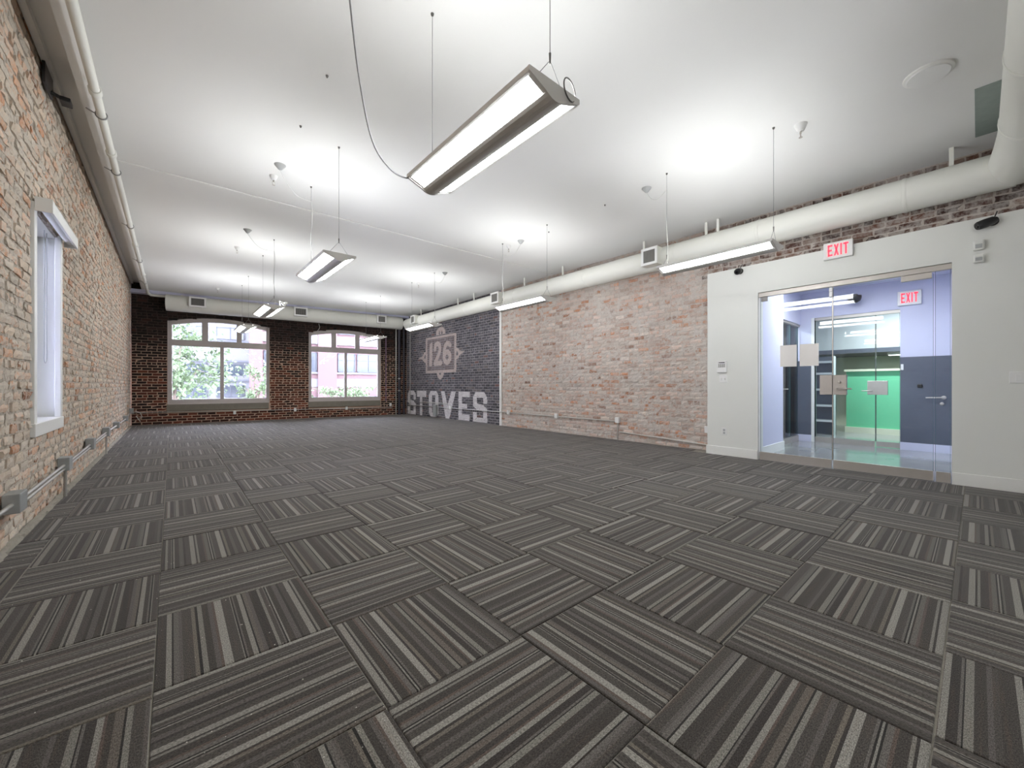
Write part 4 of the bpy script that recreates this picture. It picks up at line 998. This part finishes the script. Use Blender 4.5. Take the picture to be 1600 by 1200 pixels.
# bracket high on the left wall
t = thing('wall_bracket', 'black bracket high on the whitewashed wall under the ceiling', 'bracket', (XL, 5.4, 3.7))
MB().box(XL+.012, XL+.03, 5.15, 5.45, 3.68, 3.86).build('plate', M['black'], t, bevel=.004)
MB().tube([(XL+.02, 5.38, 3.72), (XL+.10, 5.40, 3.70)], .016, 10).build('arm', M['black'], t, smooth=True)
MB().box(XL+.08, XL+.15, 5.34, 5.46, 3.66, 3.70).build('head', M['black'], t, bevel=.006)

# ------------------------------------------------------------------ crumbs on the carpet, mortar dust along the wall
rr = random.Random(9); V, Fc = [], []
for k in range(130):
    if k < 70: x, y = rr.uniform(-.6, .6), rr.uniform(1.2, 3.4)
    else: x, y = rr.uniform(XL+.05, XL+.25), rr.uniform(2.5, 10)
    s = rr.uniform(.0012, .0035); i = len(V)
    V += [(x+s, y, .001), (x, y+s, .001), (x-s, y, .001), (x, y-s*.7, .001), (x, y, .001+s*1.1)]; Fc += [[i, i+1, i+4], [i+1, i+2, i+4], [i+2, i+3, i+4], [i+3, i, i+4], [i+3, i+2, i+1, i]]
tag(mesh_obj('plaster_crumbs', V, Fc, M['debris']), 'pale plaster crumbs scattered on the carpet near the brick wall', 'crumbs', kind='stuff')
V, Fc = [], []; n = 260
for k in range(n+1):
    y = 1.5+12.9*k/n; w = .030+.008*math.sin(k*.9)+.016*rr.random(); h = .012+.014*rr.random()
    V += [(XL+.0, y, h+.008), (XL+.02+.012*rr.random(), y, h*.7+.004), (XL+w, y, -.006)]
for k in range(n):
    for j in range(2): Fc.append([k*3+j, k*3+j+1, k*3+j+4, k*3+j+3])
tag(mesh_obj('mortar_dust', V, Fc, M['rubble']), 'line of crumbled mortar dust along the foot of the whitewashed wall', 'dust', kind='stuff')

# ------------------------------------------------------------------ outside
M['red_brick'] = mat('facade_brick', (76, 56, 56), .9, var=.08, scale=3, bump=.2)
M['facade_white'] = mat('facade_stone', (82, 82, 84), .8, var=.04)
M['facade_grey'] = mat('facade_grey', (60, 62, 66), .8, var=.06)
M['win_dark'] = mat('facade_window', (38, 44, 50), .15, var=.25, scale=1.5)
M['win_dark2'] = mat('facade_window_frame', (32, 36, 42), .5)
M['leaf'] = mat('leaves', (60, 72, 48), .6, var=.35, scale=2.5)
M['leaf2'] = mat('leaves_pale', (70, 86, 54), .6, var=.35, scale=2.5)
M['bark'] = mat('bark', (88, 76, 66), .9, var=.2)
M['street'] = mat('street', (120, 120, 122), .9)
structure(MB().prism(rectp(-25, 35, -4.2, -4.0), fb, .6, 40).build('ground_outside', M['street']), 'street far below the arched windows', 'ground')
M['blocker'] = mat('blocker_render', (206, 208, 222), .9, var=.05)
tag(MB().box(-3.4, -2.6, -4, 14.5, -4, 7).build('daylight_blocker', M['blocker']), 'added pale blue grey wall holding back daylight outside the tall narrow window', 'building')  # added wall that blocks part of the sky from the narrow window
D = 12.0
t = thing('red_building', 'red brick building with pale bands across the street', 'building', bk(7, -4, -D))
MB().prism(rectp(3.0, 16, -4, 7.5), fb, D, D+4).build('wall', M['red_brick'], t)
MB().prism(rectp(6.42, 7.48, -4, 7.5), fb, D-.25, D).build('pier', M['red_brick'], t); MB().prism(rectp(3.0, 3.56, -4, 7.5), fb, D-.25, D).build('pier', M['red_brick'], t)
for z0, z1, dd, a0 in ((3.62, 4.15, .14, 3.56), (1.80, 1.90, .12, 3.56), (1.0, 1.50, .06, 3.56), (5.9, 6.6, .2, 3.0)):
    for s0, s1 in ((a0, 6.42), (7.48, 16)): MB().prism(rectp(s0, s1, z0, z1), fb, D-dd, D).build('band', M['facade_white'], t)
for s0, s1 in ((3.62, 4.95), (5.05, 6.38), (7.56, 8.62), (8.72, 10.2), (10.3, 11.8)):
    for z0, z1 in ((1.92, 3.1), (4.3, 5.6), (-1.6, .4)):
        w = MB(); w.prism(rectp(s0, s1, z0, z1), fb, D-.05, D-.005); w = w.build('window', M['win_dark'], t)
        f = MB()
        for q in (rectp(s0, s0+.07, z0, z1), rectp(s1-.07, s1, z0, z1), rectp(s0, s1, z1-.07, z1), rectp(s0, s1, z0, z0+.07), rectp(s0, s1, z0+(z1-z0)*.62, z0+(z1-z0)*.62+.05), rectp((s0+s1)/2-.03, (s0+s1)/2+.03, z0, z1)): f.prism(q, fb, D-.09, D-.05)
        f.build('window_frame', M['win_dark2'], w)
D2 = 17.0
t = thing('pale_building', 'pale banded building behind the tree', 'building', bk(-3, -4, -D2))
MB().prism(rectp(-16, 3.4, -4, 9), fb, D2, D2+5).build('wall', M['facade_white'], t)
for z in (-1.2, .1, 1.35, 2.6, 3.9, 5.2): MB().prism(rectp(-16, 3.4, z, z+.12), fb, D2-.12, D2).build('ledge', M['facade_grey'], t)
for z0 in (.35, 1.75, 4.1):
    for k in range(6):
        s0 = -8.5+k*1.95; w = MB().prism(rectp(s0, s0+1.5, z0, z0+.75), fb, D2-.06, D2-.005).build('window', M['win_dark'], t)
        f = MB()
        for q in (rectp(s0, s0+.06, z0, z0+.75), rectp(s0+1.44, s0+1.5, z0, z0+.75), rectp(s0+.72, s0+.78, z0, z0+.75), rectp(s0, s0+1.5, z0+.69, z0+.75)): f.prism(q, fb, D2-.09, D2-.06)
        f.build('window_frame', M['win_dark2'], w)
def tree(name, label, s, z, off, rs, rz, n, leaf, m, seed, trunk_z=-4.0):
    r = np.random.default_rng(seed); t = thing(name, label, 'tree' if 'tree' in name else 'shrub', bk(s, trunk_z, -off))
    c = np.array(bk(s, z, -off)); V, Fc = [], []
    # clumps of leaves around branch ends
    K = max(8, n//70); cl = r.normal(0, 1, (K, 3)); cl /= np.linalg.norm(cl, axis=1)[:, None]; cl *= r.random((K, 1))**.4
    for k in range(n):
        q = cl[r.integers(K)]*np.array([rs, rs*.7, rz])+r.normal(0, .24, 3)*np.array([rs, rs*.7, rz])*.55
        a = r.normal(0, 1, 3); a /= np.linalg.norm(a); b = np.cross(a, r.normal(0, 1, 3)); b /= np.linalg.norm(b); nn = np.cross(a, b)
        l = leaf*r.uniform(.6, 1.3); p = c+q; i = len(V)
        V += [p-a*l*.5, p+b*l*.26+nn*l*.05, p+a*l*.5, p-b*l*.26+nn*l*.05]; Fc += [[i, i+1, i+2], [i, i+2, i+3]]
    mesh_obj('foliage', V, Fc, M[m], t)['kind'] = 'stuff'
    b = MB(); base = Vector(bk(s, trunk_z, -off)); b.tube([base, base+Vector((.05, 0, (z-trunk_z)*.5)), Vector(c)+Vector((0, 0, -rz*.3))], [.14, .10, .06], 8)
    for k in range(min(K, 9)):
        b.tube([base+Vector((.04, 0, (z-trunk_z)*(.5+.04*k))), Vector(c+cl[k]*np.array([rs, rs*.7, rz])*.5), Vector(c+cl[k]*np.array([rs, rs*.7, rz])*.95)], [.05, .03, .012], 6)
    b.build('trunk', M['bark'], t, smooth=True)
tree('street_tree', 'leafy light green street tree outside the left arched window', .2, 2.1, 6.0, 1.9, 1.7, 3000, .20, 'leaf2', 1)
tree('street_tree', 'slender green street tree before the red pier outside the left window', 3.0, 1.0, 6.5, .75, 1.1, 900, .15, 'leaf2', 4)
tree('garden_shrub', 'low bushy shrub at the bottom of the right arched window', 7.4, .55, 7.5, 1.7, .55, 1700, .15, 'leaf2', 2, -1.5)
tree('garden_shrub', 'small shrub at the lower left of the right arched window', 4.9, .5, 7.0, .55, .5, 450, .14, 'leaf', 3, -1.5)
